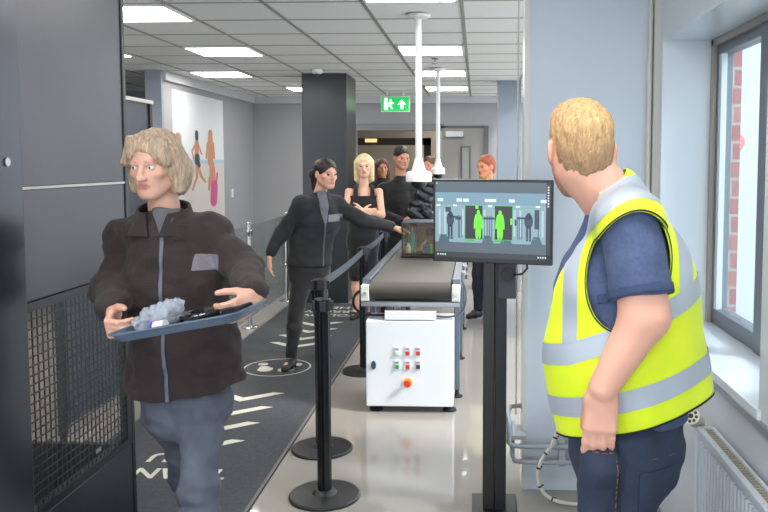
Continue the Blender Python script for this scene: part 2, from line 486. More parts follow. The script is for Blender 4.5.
# walls
struct(MB().box((-3.62,8.5,0),(-3.47,12.0,CEIL)).build('wall_left', m_wall))
struct(MB().box((-3.62,8.44,0),(-3.44,8.5,CEIL)).build('wall_left_end', mat('blue_grey_wall', (140,146,156), .6)))
struct(MB().box((-9,11.0,0),(-3.62,11.1,CEIL)).build('wall_far_left', mat('dim_wall', (120,122,126), .7)))
struct(MB().box((-9,-3,0),(-8.9,11.0,CEIL)).build('wall_outer_left', mat('dim_wall', (120,122,126), .7)))
b = MB()
b.box((-3.6,12.0,0),(-1.86,12.15,CEIL)); b.box((-1.86,12.0,2.14),(-.55,12.15,CEIL)); b.box((-.55,12.0,2.14),(.17,12.15,CEIL)); b.box((.17,12.0,0),(2.2,12.15,CEIL))
struct(b.build('wall_back', m_wall))
struct(MB().box((-3.47,11.94,CEIL-.1),(.9,12.0,CEIL)).box((-3.47,8.5,CEIL-.1),(-3.41,11.94,CEIL)).build('trim_2', m_wall_light))
b = MB(); b.box((-1.9,11.9,2.10),(-.5,12.0,2.2)); struct(b.build('trim_3', mat('header_trim', (120,121,122), .6)))
# room beyond the opening
struct(MB().box((-4,16,0),(3,16.1,CEIL)).build('wall_inner_back', mat('cream_wall', (168,160,146), .6)))
struct(MB().box((.4,12.15,0),(.5,16,CEIL)).build('wall_inner_right', mat('cream_wall', (168,160,146), .6)))
struct(MB().box((-4,12.15,0),(-3.9,16,CEIL)).build('wall_inner_left', mat('cream_wall', (168,160,146), .6)))
struct(MB().box((-4,12.15,CEIL),(.5,16.1,CEIL+.08)).build('ceiling_inner', m_ceil))
m_bronze = mat('dark_bronze_frame', (58,50,42), .5)
a, c_ = P(362,137,13.5), P(431,141,13.5)
fr = MB(); fr.box((a.x,13.46,a.z-.14),(c_.x,13.54,a.z-.02)); fr.box((c_.x-.12,13.46,0),(c_.x,13.54,a.z-.02)); fr.box((a.x-.6,13.46,0),(a.x-.5,13.54,a.z-.02)); fr.box((a.x-.6,13.46,a.z-.14),(a.x,13.54,a.z-.02))
struct(fr.build('door_1', m_bronze))
for xx in (a.x+.15, a.x+.55):
    pass
s_ = MB(); q = P(371,140.5,13.4); s_.cbox(q, (.2,.05,.06)); tag(s_.build('lit_sign_box', mat('warm_lit_box', (235,215,150), .5, emit=.9)), 'small warm lit box on the dark frame beyond the opening', 'sign')
for (px_, lb) in ((391,'left of two small lit downlights beyond the opening'),(401,'right of two small lit downlights beyond the opening')):
    q = P(px_,130.5,12.9); dl = MB().cyl((q.x,12.9,CEIL-.02),(q.x,12.9,CEIL),.08).build('downlight', mat('warm_lamp', (255,245,225), .5, emit=6)); tag(dl, lb, 'light', 'downlights beyond the opening')
tag(dup(lp, (-1.9,14.0,CEIL-.03), 'x'), 'square ceiling panel lighting the inner room beyond the opening', 'light', GL)  # added panel, hidden by the header, to brighten the inner room
tag(dup(lp, (-.6,15.2,CEIL-.03), 'x'), 'square ceiling panel deepest in the inner room beyond the opening', 'light', GL)  # second added panel, also out of sight, for light farther in
# open grey door at the back right
dr = MB().box((-.53,11.86,0),(.14,11.92,2.13)); o = struct(dr.build('door_2', mat('grey_door', (128,126,124), .5)))
m_doorf = mat('door_frame_grey', (84,82,80), .5)
struct(MB().box((.10,11.84,0),(.17,11.99,2.16)).box((-.55,11.9,2.13),(.17,11.99,2.17)).build('trim_4', m_doorf))
q0, q1 = P(461,146,11.86), P(470,181,11.86)
vp = MB().box((q0.x-.01,11.845,q0.z-.62),(q1.x+.01,11.858,q0.z)); d_o = vp.build('vision_panel', m_doorf, o); MB().box((q0.x+.02,11.838,q0.z-.59),(q1.x-.02,11.846,q0.z-.03)).build('pane', mat('dim_pane', (120,122,122), .15), d_o)
q = P(455,134,11.8); MB().box((q.x-.14,11.78,q.z-.04),(q.x+.12,11.86,q.z+.04)).build('door_closer', m_alu, o)
# blue grey column by the partition (far), partition near, right wall with its window bay
struct(MB().box((.25,9.7,0),(.54,9.98,CEIL-.001)).build('wall_column', mat('blue_grey_column', (134,143,156), .5)))
struct(MB().box((.25,3.78,0),(.86,3.90,CEIL)).build('wall_partition', m_part))
MBt = MB(); MBt.box((.225,3.77,0),(.25,3.91,CEIL)); struct(MBt.build('trim_5', mat('pale_strip', (205,204,200), .3)))
struct(MB().cyl((.815,3.765,0),(.815,3.765,CEIL),.012).box((.83,3.74,0),(.86,3.779,CEIL)).build('trim_6', mat('pale_beige_trim', (196,193,186), .4)))
WX = .86; RY0, RY1, RZ0, RZ1 = 2.37, 3.70, .87, 2.18; WP = 1.10
b = MB()
b.box((WX,RY1,0),(WX+.30,3.9,CEIL)); b.box((WX,-3,0),(WX+.30,RY0,CEIL)); b.box((WX,RY0,RZ1),(WX+.30,RY1,CEIL)); b.box((WX,RY0,0),(WX+.30,RY1,RZ0-.02))
struct(b.build('wall_right', m_white))
struct(MB().box((WX-.012,RY0-.02,RZ0-.03),(WP+.05,RY1,RZ0)).build('window_sill', mat('sill_white', (214,219,224), .2)))
struct(MB().box((WX-.015,1.0,RZ0-.055),(WX-.0005,3.7,RZ0-.03)).build('trim_7', m_alu))
m_wf = mat('grey_window_frame', (98,104,112), .35)
m_wf2 = mat('taupe_window_liner', (150,143,134), .4)
wf = MB(); t = .07
wf.box((WP,RY0,RZ0),(WP+.07,RY1,RZ0+t)); wf.box((WP,RY0,RZ1-t),(WP+.07,RY1,RZ1)); wf.box((WP,RY1-.045,RZ0),(WP+.07,RY1,RZ1)); wf.box((WP,RY0,RZ0),(WP+.07,RY0+t,RZ1)); wf.box((WP-.01,2.98,RZ0),(WP+.07,3.09,RZ1))
wo = struct(wf.build('window_1', m_wf, bevel=.004))
MB().box((WP+.005,RY1-.085,RZ0+t),(WP+.03,RY1-.046,RZ1-t)).build('sash', m_white, wo)
MB().box((WP-.02,RY1-.035,RZ0),(WP-.001,RY1-.001,RZ1)).box((WP-.02,RY0,RZ1-.03),(WP-.001,RY1,RZ1-.001)).build('window_liner', m_wf2, wo)
MB().box((WP+.03,RY0+t,RZ0+t),(WP+.034,2.98,RZ1-t)).box((WP+.03,3.09,RZ0+t),(WP+.034,RY1-.085,RZ1-t)).build('pane', glass('window_glass', (235,242,245), .12), wo)
# outside: sunny yard, brick pier, white hoarding
struct(MB().box((1.3,-3,-.12),(25,25,-.02)).build('ground_outside', mat('pale_paving', (205,200,195), .8)))
nb = bpy.data.materials.new('pale_brickwork'); nb.use_nodes = True; nt = nb.node_tree; bs = nt.nodes['Principled BSDF']
br = nt.nodes.new('ShaderNodeTexBrick'); tcn = nt.nodes.new('ShaderNodeTexCoord'); sp_ = nt.nodes.new('ShaderNodeSeparateXYZ'); cb = nt.nodes.new('ShaderNodeCombineXYZ')
nt.links.new(tcn.outputs['Object'], sp_.inputs[0]); nt.links.new(sp_.outputs['X'], cb.inputs['X']); nt.links.new(sp_.outputs['Z'], cb.inputs['Y']); nt.links.new(cb.outputs[0], br.inputs['Vector'])
br.inputs['Color1'].default_value = (*lin((158,98,92)),1); br.inputs['Color2'].default_value = (*lin((172,116,108)),1); br.inputs['Mortar'].default_value = (*lin((168,158,152)),1)
br.inputs['Scale'].default_value = 1; br.inputs['Brick Width'].default_value = .44; br.inputs['Row Height'].default_value = .15; br.inputs['Mortar Size'].default_value = .012
nt.links.new(br.outputs['Color'], bs.inputs['Base Color']); bs.inputs['Roughness'].default_value = .9
a, c_ = P(723,150,6.5), P(740,150,6.5)
pier = MB().box((a.x,6.5,-.02),(c_.x,6.9,5)).build('brick_pier', nb); tag(pier, 'pale pink brick pier seen outside through the window', 'pier')
m_host = mat('white_cladding', (205,212,218), .6)
hb = MB(); hb.box((c_.x,6.7,-.02),(c_.x+4.5,6.8,5)); tag(hb.build('white_wall_panel', m_host), 'white cladding wall standing outside behind the brick pier', 'building')
q = P(744,142,6.4)
MB_ = MB().cyl((q.x,6.62,q.z),(q.x,6.55,q.z),.06); 
wl = thing('wall_lamp', (q.x,6.7,q.z), 'glowing round red lamp on the wall outside the window', 'lamp')
MB_.build('lens', mat('red_glow', (255,90,80), .4, emit=2.5), wl); MB().cyl((q.x,6.70,q.z),(q.x,6.61,q.z),.075).build('housing', m_blackp, wl)

# entrance mat
MX0, MX1, MY0, MY1 = -2.135, -1.055, 1.9, 8.78
m_mat = mat('charcoal_carpet', (64,66,70), .95, bump=.5, bscale=260, var=.22, vscale=70)
m_print = mat('cream_print', (196,193,182), .95, bump=.3, bscale=260, var=.05, vscale=80)
mt = thing('floor_mat', ((MX0+MX1)/2, MY0, 0), 'long charcoal runner mat with cream arrows, footprints and upside-down words', 'mat')
MB().box((MX0,MY0,0),(MX1,MY1,.008)).build('carpet', m_mat, mt)
MB().box((MX0-.0,MY0,0),(MX0+.018,MY1,.0105)).box((MX1-.018,MY0,0),(MX1,MY1,.0105)).box((MX0,MY1-.018,0),(MX1,MY1,.0105)).build('edging', mat('grey_rubber_edge', (100,98,97), .7), mt)
def text_mesh(s, size, bold=.0):
    cu = bpy.data.curves.new('t', 'FONT'); cu.body = s; cu.size = size; cu.align_x = 'CENTER'; cu.offset = bold; cu.resolution_u = 3
    o = bpy.data.objects.new('t', cu); me = bpy.data.meshes.new_from_object(o)
    V = [v.co.copy() for v in me.vertices]; F = [tuple(p.vertices) for p in me.polygons]
    bpy.data.objects.remove(o); bpy.data.curves.remove(cu); bpy.data.meshes.remove(me); return V, F
def text(s, size, M, name, m, parent, bold=.0, wid=1.0):
    V, F = text_mesh(s, size, bold)
    return mk(name, [M @ Vector((v.x*wid, v.y, 0)) for v in V], F, m, parent)
MC = -1.595; ZT = .0098
def rot_text(s, yb, h, wid=1.0, bold=.004):        # capitals read from the far side; yb = baseline (far edge)
    M = Matrix.Translation((MC, yb, ZT)) @ Matrix.Rotation(PI, 4, 'Z')
    text(s, h/.70, M, 'lettering', m_print, mt, bold, wid)
rot_text('THANK', 3.94, .125, 1.0); rot_text('YOU', 4.15, .12, 1.05)
rot_text('FOLLOW', 8.13, .12, .9); rot_text('ARROWS', 8.33, .12, .95); rot_text('HERE', 8.55, .12, 1.0)
for vy in (4.17,4.48,4.79,5.10, 6.62,6.92,7.22,7.52):
    pl = [(0,0),(.255,.20),(.175,.215),(0,.085),(-.175,.215),(-.255,.20)]
    MB().prism(pl, (1,0,0), (0,1,0), (0,0,.0012), (MC,vy,.0086)).build('arrow', m_print, mt)
rg = MB(); n = 64; cc = Vector((MC+.03,5.98,0)); vs = []
for k in range(n):
    a_ = 2*PI*k/n
    for r in (.262,.248): vs.append(cc+Vector((r*math.cos(a_), r*math.sin(a_), ZT)))
rg.add(vs, [(2*k,(2*k+2)%(2*n),(2*k+3)%(2*n),2*k+1) for k in range(n)]).build('ring', m_print, mt)
for q in (-1,1):
    f_ = MB(); c0 = cc+Vector((q*.105,0,.0087))
    Mf = Matrix.Translation(c0) @ Matrix.Rotation(-q*.35, 4, 'Z')
    for pl in ([(.056*math.cos(t_)*(1.15 if math.sin(t_) > 0 else .85), .05+.085*math.sin(t_)) for t_ in [2*PI*k/24 for k in range(24)]], [(.040*math.cos(t_), -.095+.042*math.sin(t_)) for t_ in [2*PI*k/20 for k in range(20)]]):
        pp_ = [Mf @ Vector((-x, -y, 0)) for x, y in pl]; n_ = len(pp_)
        f_.add(pp_+[v+Vector((0,0,.0012)) for v in pp_], [tuple(range(n_))[::-1], tuple(range(n_,2*n_))]+[(k,(k+1)%n_,n_+(k+1)%n_,n_+k) for k in range(n_)])
    f_.build('footprint', m_print, mt)

# black pillar
pl = MB().box((-1.985,8.82,0),(-1.475,9.5,CEIL-.002)); o = pl.build('pillar', mat('black_laminate', (40,40,43), .3, spec=.5, var=.05, vscale=2), bevel=.004)
tag(o, 'square floor-to-ceiling black pillar at the end of the runner mat', 'pillar')

# poster with a beach picture
ps = thing('poster', (-3.465,9.64,.95), 'large white beach poster with running children on the left wall', 'poster')
PY0, PY1, PZ1, PZ0 = 8.80, 10.57, 2.45, .75
MB().box((-3.469,PY0,PZ0),(-3.463,PY1,PZ1)).build('sheet', mat('poster_sky', (226,229,232), .3), ps)
MB().box((-3.463,PY0,PZ0),(-3.4620,PY1,1.62)).build('sand', mat('poster_sand', (214,208,202), .3), ps)
MB().box((-3.462,PY0,1.60),(-3.4612,PY1,1.65)).build('sea', mat('poster_sea', (178,202,216), .3), ps)
m_pskin = mat('poster_tan', (196,142,108), .4); m_ppink = mat('poster_pink', (205,84,140), .4); m_pdk = mat('poster_dark', (62,62,72), .4)
def blob(parts, y, z, m, sc2=1.0, name='printed_figure'):
    b = MB()
    for i_, (u0,v0,u1,v1,r) in enumerate(parts):
        # flat stroked shape on the poster plane (u along +Y, v up)
        p0 = Vector((0, u0*sc2, v0*sc2)); p1 = Vector((0, u1*sc2, v1*sc2)); d = (p1-p0); L = d.length; d = d.normalized() if L > 1e-6 else Vector((0,0,1)); s = Vector((1,0,0)).cross(d)
        vs = []
        for k in range(9): an = -PI/2+PI*k/8; vs.append(p1+s*(-math.sin(an)*-r*sc2)+d*math.cos(an)*r*sc2)
        for k in range(9): an = -PI/2+PI*k/8; vs.append(p0-s*(math.sin(an)*r*sc2)-d*math.cos(an)*r*sc2)
        b.add([Vector((-3.4606+.00006*i_+(.0006 if name != 'printed_figure' else 0), y+v.y*1.7, z+v.z)) for v in vs], [tuple(range(18))])
    return b.build(name, m, ps)
yb = W(197,150,-3.46)
K = 1.0
blob([(0,.10,0,.36,.065),(-.03,.34,-.16,.2,.025),(-.16,.2,-.12,.05,.022),(.04,.34,.15,.15,.025),(0,-.02,.12,-.3,.04),(.12,-.3,.26,-.42,.03),(-.02,-.02,-.02,-.32,.04),(-.02,-.32,-.16,-.55,.03)], yb.y, 1.63, m_pskin, .62)
blob([(0,.0,0,.07,.085),(0,.0,.06,-.08,.05)], yb.y, 1.63, m_pdk, .62, name='printed_shorts'); blob([(0,.46,0,.56,.055)], yb.y, 1.63, m_pdk, .62, name='printed_hair')
yc = W(212,150,-3.46).y
blob([(0,.25,0,.5,.09),(-.02,.0,.02,.3,.10),(-.1,.4,-.16,.1,.035),(.1,.4,.13,.1,.035),(0,.55,0,.62,.08)], yc-.05, 1.62, m_pskin, .6)
blob([(.0,-.35,.0,-.12,.10),(0,-.1,0,-.02,.07),(-.1,-.3,-.12,-.5,.04)], yc, 1.60, m_pskin, .65)
blob([(.03,-.75,.06,-.45,.12),(.10,-.5,.17,-.2,.03)], yc, 1.60, m_ppink, .65, name='printed_swimsuit')
ya = W(177,150,-3.46).y
blob([(0,.1,.03,.3,.08),(-.1,.2,-.2,.0,.05),(.06,.3,.1,.05,.04)], ya, 1.66, m_pskin, .8)
q = P(231,201,10.9)
sw = MB().box((-3.468,q.y-.04,1.12),(-3.455,q.y+.05,1.24)).build('wall_socket', m_whitep, bevel=.003); tag(sw, 'small white wall switch on the grey wall right of the poster', 'switch')

# glass barrier
m_tint = glass('tinted_glass', (196,202,200), .30)
def gpost(loc, label):
    t = thing('barrier_post', loc, label, 'barrier post', 'steel glass barrier posts'); x, y, _ = loc
    MB().lathe([(.085,0),(.085,.008),(.07,.016),(.026,.02)], (x,y,0), 32).build('base', m_chrome, t, 'auto')
    MB().cyl((x,y,.015),(x,y,1.02),.021,n=20).build('pole', m_chrome, t, 'auto')
    for z in (.93,.42):
        c = MB().cyl((x,y-.06,z),(x,y+.06,z),.012).cyl((x-.018,y+.045,z),(x+.018,y+.045,z),.028).cyl((x-.018,y-.045,z),(x+.018,y-.045,z),.028); c.build('clamp', m_chrome, t, 'auto')
    MB().lathe([(.021,0),(.024,.004),(.024,.012),(.01,.02)], (x,y,1.02), 20).build('cap', m_chrome, t, 'auto')
gpost((-2.22,7.48,0), 'polished steel barrier post visible between the two uniformed women'); gpost((-2.22,8.95,0), 'steel barrier post far behind the woman in the black jacket')
for y0, y1, lb in ((7.555,8.875,'tinted glass barrier pane right of the steel post, behind the reaching woman'),(6.05,7.405,'tinted glass barrier pane left of the steel post, behind the tray carrier'),(9.03,10.4,'tinted glass barrier pane nearest the back wall')):
    o = MB().box((-2.226,y0,.10),(-2.214,y1,1.0)).build('glass_panel', m_tint, bevel=.002); tag(o, lb, 'glass panel', 'tinted glass barrier panes')

# ================================================================== FIXED EQUIPMENT
# dark scanner housing at the left edge
HX, HY0, HY1, HZ = -1.55, 2.56, 3.40, 2.55
t = thing('scanner_housing', (-1.8,3.0,0), 'tall dark metal machine housing with wire mesh side, at the left edge', 'machine')
MB().box((HX-.03,HY0,1.535),(HX,HY1-.03,HZ)).build('upper_panel', m_panel, t, bevel=.003)
MB().box((HX-.03,HY0,1.135),(HX,HY1-.03,1.525)).build('lower_panel', m_panel, t, bevel=.003)
MB().box((HX-.02,HY0+.005,1.525),(HX+.003,HY1-.03,1.535)).build('trim_strip', mat('pale_trim', (190,186,178), .4, metal=.3), t)
b = MB(); b.box((HX-.03,HY0,1.10),(HX+.004,HY1-.03,1.133)); b.box((HX-.03,HY0,.36),(HX+.004,HY1-.03,.39)); b.box((HX-.03,HY1-.07,.39),(HX+.004,HY1-.03,1.10)); b.box((HX-.03,HY0,.39),(HX+.004,HY0+.03,1.10))
b.build('mesh_frame', m_black, t)
wr = MB()
y = HY0+.05
while y < HY1-.08: wr.box((HX-.012,y-.0022,.39),(HX-.008,y+.0022,1.10)); y += .033
z = .41
while z < 1.09: wr.box((HX-.009,HY0+.03,z-.0022),(HX-.005,HY1-.07,z+.0022)); z += .033
wr.build('wire_mesh', mat('black_wire', (34,34,36), .45), t)
MB().box((HX-.03,HY0,.0),(HX+.002,HY1-.03,.357)).build('kick_panel', m_panel, t, bevel=.003)
MB().box((HX-.05,HY1-.03,0),(HX+.006,HY1,HZ)).build('edge_post', m_black, t, bevel=.004)
MB().box((HX-.6,HY1-.03,1.12),(HX-.05,HY1,HZ)).build('end_panel', m_black, t)
MB().box((HX-.6,HY1-.03,0),(HX-.05,HY1,.35)).build('end_panel', m_black, t)
MB().box((HX-.62,HY0,0),(HX-.6,HY1-.35,HZ)).box((HX-.62,HY1-.35,1.1),(HX-.6,HY1,HZ)).build('rear_panel', m_black, t)
p = MB().box((HX-.50,3.10,.62),(HX-.48,3.36,1.10)).build('white_side_plate', mat('pale_plate', (200,204,205), .5), t)
q = W(98,450,HX); MB().box((HX+.001,q.y-.02,q.z-.008),(HX+.004,q.y+.02,q.z+.008)).build('label_plate', m_alu, t)
MB().box((HX-.1,2.05,0),(HX+.035,HY0-.012,HZ)).build('front_column', mat('dark_grey_metal', (62,65,70), .3, metal=.5), t, bevel=.006)
MB().box((HX-.1,HY0-.012,0),(HX+.012,HY0,HZ)).build('seam_post', m_blackp, t)
for z_, s_ in ((1.62,.014),(2.15,.010)): MB().cyl((HX+.035,2.46,z_),(HX+.04,2.46,z_),s_).build('cover_screw', m_alu, t)

# second dark frame behind it
t = thing('equipment_frame', (-2.6,4.9,0), 'dark equipment rack with pale top rail behind the scanner housing', 'rack')
fx = -2.31
b = MB(); b.box((fx-.04,5.46,.08),(fx,5.50,2.03)); b.build('post', m_black, t, bevel=.003)
MB().box((fx-.04,4.2,.08),(fx,4.24,2.03)).build('post', m_black, t, bevel=.003)
MB().box((fx-.05,4.2,2.03),(fx+.005,5.51,2.055)).build('top_rail', mat('pale_trim', (190,186,178), .4, metal=.3), t)
MB().box((fx-.03,4.24,1.55),(fx-.015,5.46,2.03)).build('upper_panel', mat('slate_panel', (66,72,82), .35), t)
MB().box((fx-.04,4.24,1.50),(fx,5.46,1.55)).build('middle_rail', m_black, t)
MB().box((fx-.03,4.24,.12),(fx-.015,5.46,1.50)).build('lower_panel', mat('slate_panel', (66,72,82), .35), t)
for yy in (4.22,5.48): MB().cyl((fx-.02,yy,0),(fx-.02,yy,.08),.02).build('foot', m_rubber, t)

# rope-less belt stanchions
def stanchion(x, y, label, belt_to=None):
    t = thing('belt_stanchion', (x,y,0), label, 'barrier post', 'black retractable belt stanchions')
    MB().lathe([(.172,0),(.172,.010),(.165,.016),(.06,.020),(.045,.035),(.036,.038)], (x,y,0), 48).build('base', mat('stanchion_black', (26,27,29), .42), t, 'auto')
    b = MB(); n = 32; prof = []
    for k in range(n):
        a = 2*PI*k/n; r = .0345 if k % 8 not in (0,) else .027
        prof.append((r*math.cos(a), r*math.sin(a)))
    b.prism(prof, (1,0,0),(0,1,0),(0,0,.88),(x,y,.036)); b.build('pole', mat('stanchion_pole', (24,25,28), .25), t, 'auto')
    MB().lathe([(.036,0),(.040,.004),(.040,.058),(.036,.062)], (x,y,.908), 28).build('cassette', m_blackp, t, 'auto')
    for a in range(4):
        an = a*PI/2+.2; c = Vector((x+.043*math.cos(an), y+.043*math.sin(an), .937)); M = Matrix.Translation(c) @ Matrix.Rotation(an, 4, 'Z')
        MB().cbox((0,0,0), (.016,.030,.046), M).build('belt_clip', mat('clip_navy', (40,42,56), .4), t, bevel=.002)
    if belt_to:
        a = Vector((x,y,0)); c = Vector((*belt_to,0)); d = (c-a).normalized(); s = Vector((d.y,-d.x,0))*.001
        vs = []; N = 12
        for i in range(N+1):
            p = a+d*(.05+((c-a).length-.1)*i/N); sag = -.012*math.sin(PI*i/N)
            vs += [p+s+Vector((0,0,.912+sag)), p-s+Vector((0,0,.912+sag)), p-s+Vector((0,0,.962+sag)), p+s+Vector((0,0,.962+sag))]
        fs = [(4*i+j, 4*i+(j+1)%4, 4*i+4+(j+1)%4, 4*i+4+j) for i in range(N) for j in range(4)] + [(0,1,2,3),(4*N,4*N+1,4*N+2,4*N+3)]
        MB().add(vs, fs).build('belt', mat('belt_webbing', (62,68,76), .7, bump=.2, bscale=400), t)
    return t
S1 = (-.735,3.66); S2 = (-.872,4.28); S3 = (-.868,5.92); S4 = (-.875,7.30)
stanchion(*S1, 'black belt stanchion nearest the camera, with no belt pulled out')
stanchion(*S2, 'black belt stanchion standing just behind the nearest one', S3)
stanchion(*S3, 'black belt stanchion beside the left side of the white control cabinet', S4)
stanchion(*S4, 'farthest black belt stanchion, beside the conveyor in front of the woman in the tank top')

# monitor post
m_post = mat('black_post', (20,21,23), .35)
t = thing('monitor_stand', (.08,3.56,0), 'black square floor post with a base plate carrying the monitor', 'stand')
MB().box((-.02,3.42,0),(.19,3.70,.012)).build('base_plate', m_post, t, bevel=.003)
MB().box((.03,3.52,.012),(.083,3.60,1.19)).build('left_profile', mat('post_warm_black', (34,31,29), .3), t, bevel=.004)
MB().box((.085,3.51,.012),(.137,3.61,1.19)).build('right_profile', m_post, t, bevel=.004)
b = MB().box((.095,3.46,1.01),(.175,3.508,1.17)); bo = b.build('junction_box', mat('grey_box', (58,58,66), .45), t, bevel=.004)
MB().cyl((.135,3.458,1.12),(.135,3.43,1.12),.028).build('cable_gland', m_blackp, bo, 'auto')
MB().tube([(.16,3.44,1.12),(.20,3.44,1.125),(.225,3.45,1.15),(.22,3.46,1.18),(.18,3.47,1.20)], .005).build('cable', m_rubber, t, True)
# monitor (frame M: x along the screen, y out of its back, z up)
A = P(433,261,3.45); B = P(552,266,3.32)
xd = (B-A); WD = xd.length; xd.normalize(); yd = Vector((-xd.y, xd.x, 0)).normalized(); zd = xd.cross(yd)
Mm = Matrix(((xd.x,yd.x,zd.x,A.x),(xd.y,yd.y,zd.y,A.y),(xd.z,yd.z,zd.z,A.z),(0,0,0,1)))
HD = (P(433,179,3.45)-A).length
t = thing('monitor', tuple(Mm @ Vector((WD/2,.03,0))), 'flat black-framed monitor showing green body scanner figures', 'monitor')
MB().box((0,0,0),(WD,.03,HD), Mm).build('casing', m_blackp, t, bevel=.004)
MB().box((WD/2-.09,.031,.05),(WD/2+.09,.055,.23), Mm).build('rear_housing', m_blackp, t, bevel=.004)
MB().box((WD/2-.035,.055,.08),(WD/2+.035,.085,.14), Mm).build('mount_bracket', m_post, t)
def em(name, rgb, e=.9): return mat(name, (0,0,0), .25, emit=e, ecol=rgb)
bz = .011; SW, SH = WD-2*bz, HD-bz-.022
def srect(b, u0, v0, u1, v1, lay, ): # u 0..1 from left, v 0..1 from top
    y = -.0008-.0003*lay
    x0, x1 = bz+SW*u0, bz+SW*u1; z1, z0 = .022+SH*(1-v0), .022+SH*(1-v1)
    return b.add([Mm @ Vector(p) for p in ((x0,y,z0),(x1,y,z0),(x1,y,z1),(x0,y,z1))], [(0,1,2,3)])
def spoly(b, pts, lay):
    y = -.0008-.0003*lay
    return b.add([Mm @ Vector((bz+SW*u, y, .022+SH*(1-v))) for u, v in pts], [tuple(range(len(pts)))[::-1]])
def sell(b, u, v, ru, rv, lay, n=14, rot=0):
    pts = []
    for k in range(n):
        a = 2*PI*k/n; x, y = ru*math.cos(a), rv*math.sin(a); pts.append((u+x*math.cos(rot)-y*math.sin(rot)*.6, v+x*math.sin(rot)*1.6+y*math.cos(rot)))
    return spoly(b, pts, lay)
scn = srect(MB(),0,0,1,1,0).build('screen', em('scr_slate', (84,98,108)), t)
def sc_part(b, m, n): return b.build(n, m, scn)
sc_part(srect(MB(),0,.14,.965,.80,1), em('scr_pale', (142,172,186)), 'room_view')
b = MB(); srect(b,.0,.14,.965,.30,2); sc_part(b, em('scr_sky', (120,158,178)), 'room_ceiling')
b = MB()
for u in (.02,.19,.25,.44,.49,.65,.92): srect(b,u,.22,u+.05,.26,3)
for u in (.01,.16,.47,.71,.88): srect(b,u,.30,u+.035,.325,3)
sc_part(b, em('scr_white', (225,238,240), 1.0), 'bright_marks')
b = MB()
for u in (.03,.08,.24,.28,.43,.52,.69,.74,.93): srect(b,u,.36,u+.018,.70,3)
sc_part(b, em('scr_light', (178,205,214)), 'pale_panels')
b = MB()
for u in (.205,.215,.232,.435,.46,.48,.50,.725,.74,.76,.90): srect(b,u,.44,u+.006,.74,4)
for u0,v0,u1,v1 in ((.09,.33,.14,.40),(.87,.35,.91,.60),(.70,.48,.72,.56),(.18,.46,.23,.50),(.43,.46,.56,.49)): srect(b,u0,v0,u1,v1,4)
for u, r in ((.135,1),(.82,1.1)): sell(b,u,.44,.02*r,.05,4); sell(b,u,.50,.034*r,.10,4); srect(b,u-.022,.56,u-.003,.76,4); srect(b,u+.004,.56,u+.022,.76,4)
srect(b,.72,.45,.81,.475,4); srect(b,.14,.45,.2,.475,4)
sc_part(b, em('scr_dark', (46,64,84)), 'dark_shapes')
b = MB()
for u in (.07,.46,.62,.88): spoly(b, [(u-.05,.83),(u-.02,.70),(u+.03,.70),(u+.07,.83)], 3)
sc_part(b, em('scr_mid', (74,100,116)), 'floor_mats')
b = MB()
for u0, u1 in ((.27,.42),(.53,.68)): srect(b,u0-.004,.305,u1+.004,.755,5)
sc_part(b, em('scr_green_edge', (60,190,60)), 'scan_frames')
b = MB()
for u0, u1 in ((.27,.42),(.53,.68)): srect(b,u0,.312,u1,.748,6)
sc_part(b, em('scr_black', (26,26,26)), 'scan_panels')
b = MB()
for u, l in ((.385,-1),(.575,1)):
    sell(b,u,.40,.013,.035,7); sell(b,u,.49,.030,.085,7); sell(b,u,.58,.026,.07,7)
    sell(b,u-.028,.52,.009,.10,7,rot=.12); sell(b,u+.028,.52,.009,.10,7,rot=-.12)
    sell(b,u-.012,.67,.012,.09,7,rot=-.03); sell(b,u+.014,.66,.012,.09,7,rot=.03)
srect(b,.665,.47,.68,.55,7); srect(b,.36,.31,.385,.35,7)
sc_part(b, em('scr_green', (110,245,40), 1.1), 'scan_figures')
b = MB(); srect(b,.0,.93,1,1,2); srect(b,.968,.0,1,1,2); sc_part(b, em('scr_bar', (38,44,50)), 'task_bar')
b = MB()
for k in range(8): srect(b,.978,.05+.035*k,.992,.068+.035*k,3)
for u in (.02,.045,.065,.9,.92,.94,.96): srect(b,u,.955,u+.01,.975,3)
sc_part(b, em('scr_white', (225,238,240), 1.0), 'icons')
b = MB(); srect(b,.964,.05,.967,.93,3); sc_part(b, em('scr_magenta', (150,80,150)), 'side_line')
b = MB(); srect(b,.085,.953,.097,.978,3); srect(b,.008,.012,.02,.03,3); sc_part(b, em('scr_green', (110,245,40), 1.1), 'green_icons')
b = MB(); 
for k, u in enumerate((.31,.56)): sell(b,u,.77,.05,.012,3)
for u0 in (.09,.78): srect(b,u0,.725,u0+.1,.73,5)
srect(b,.02,.33,.2,.334,5); srect(b,.69,.33,.93,.334,5)
sc_part(b, em('scr_green_edge', (60,190,60)), 'green_outlines')

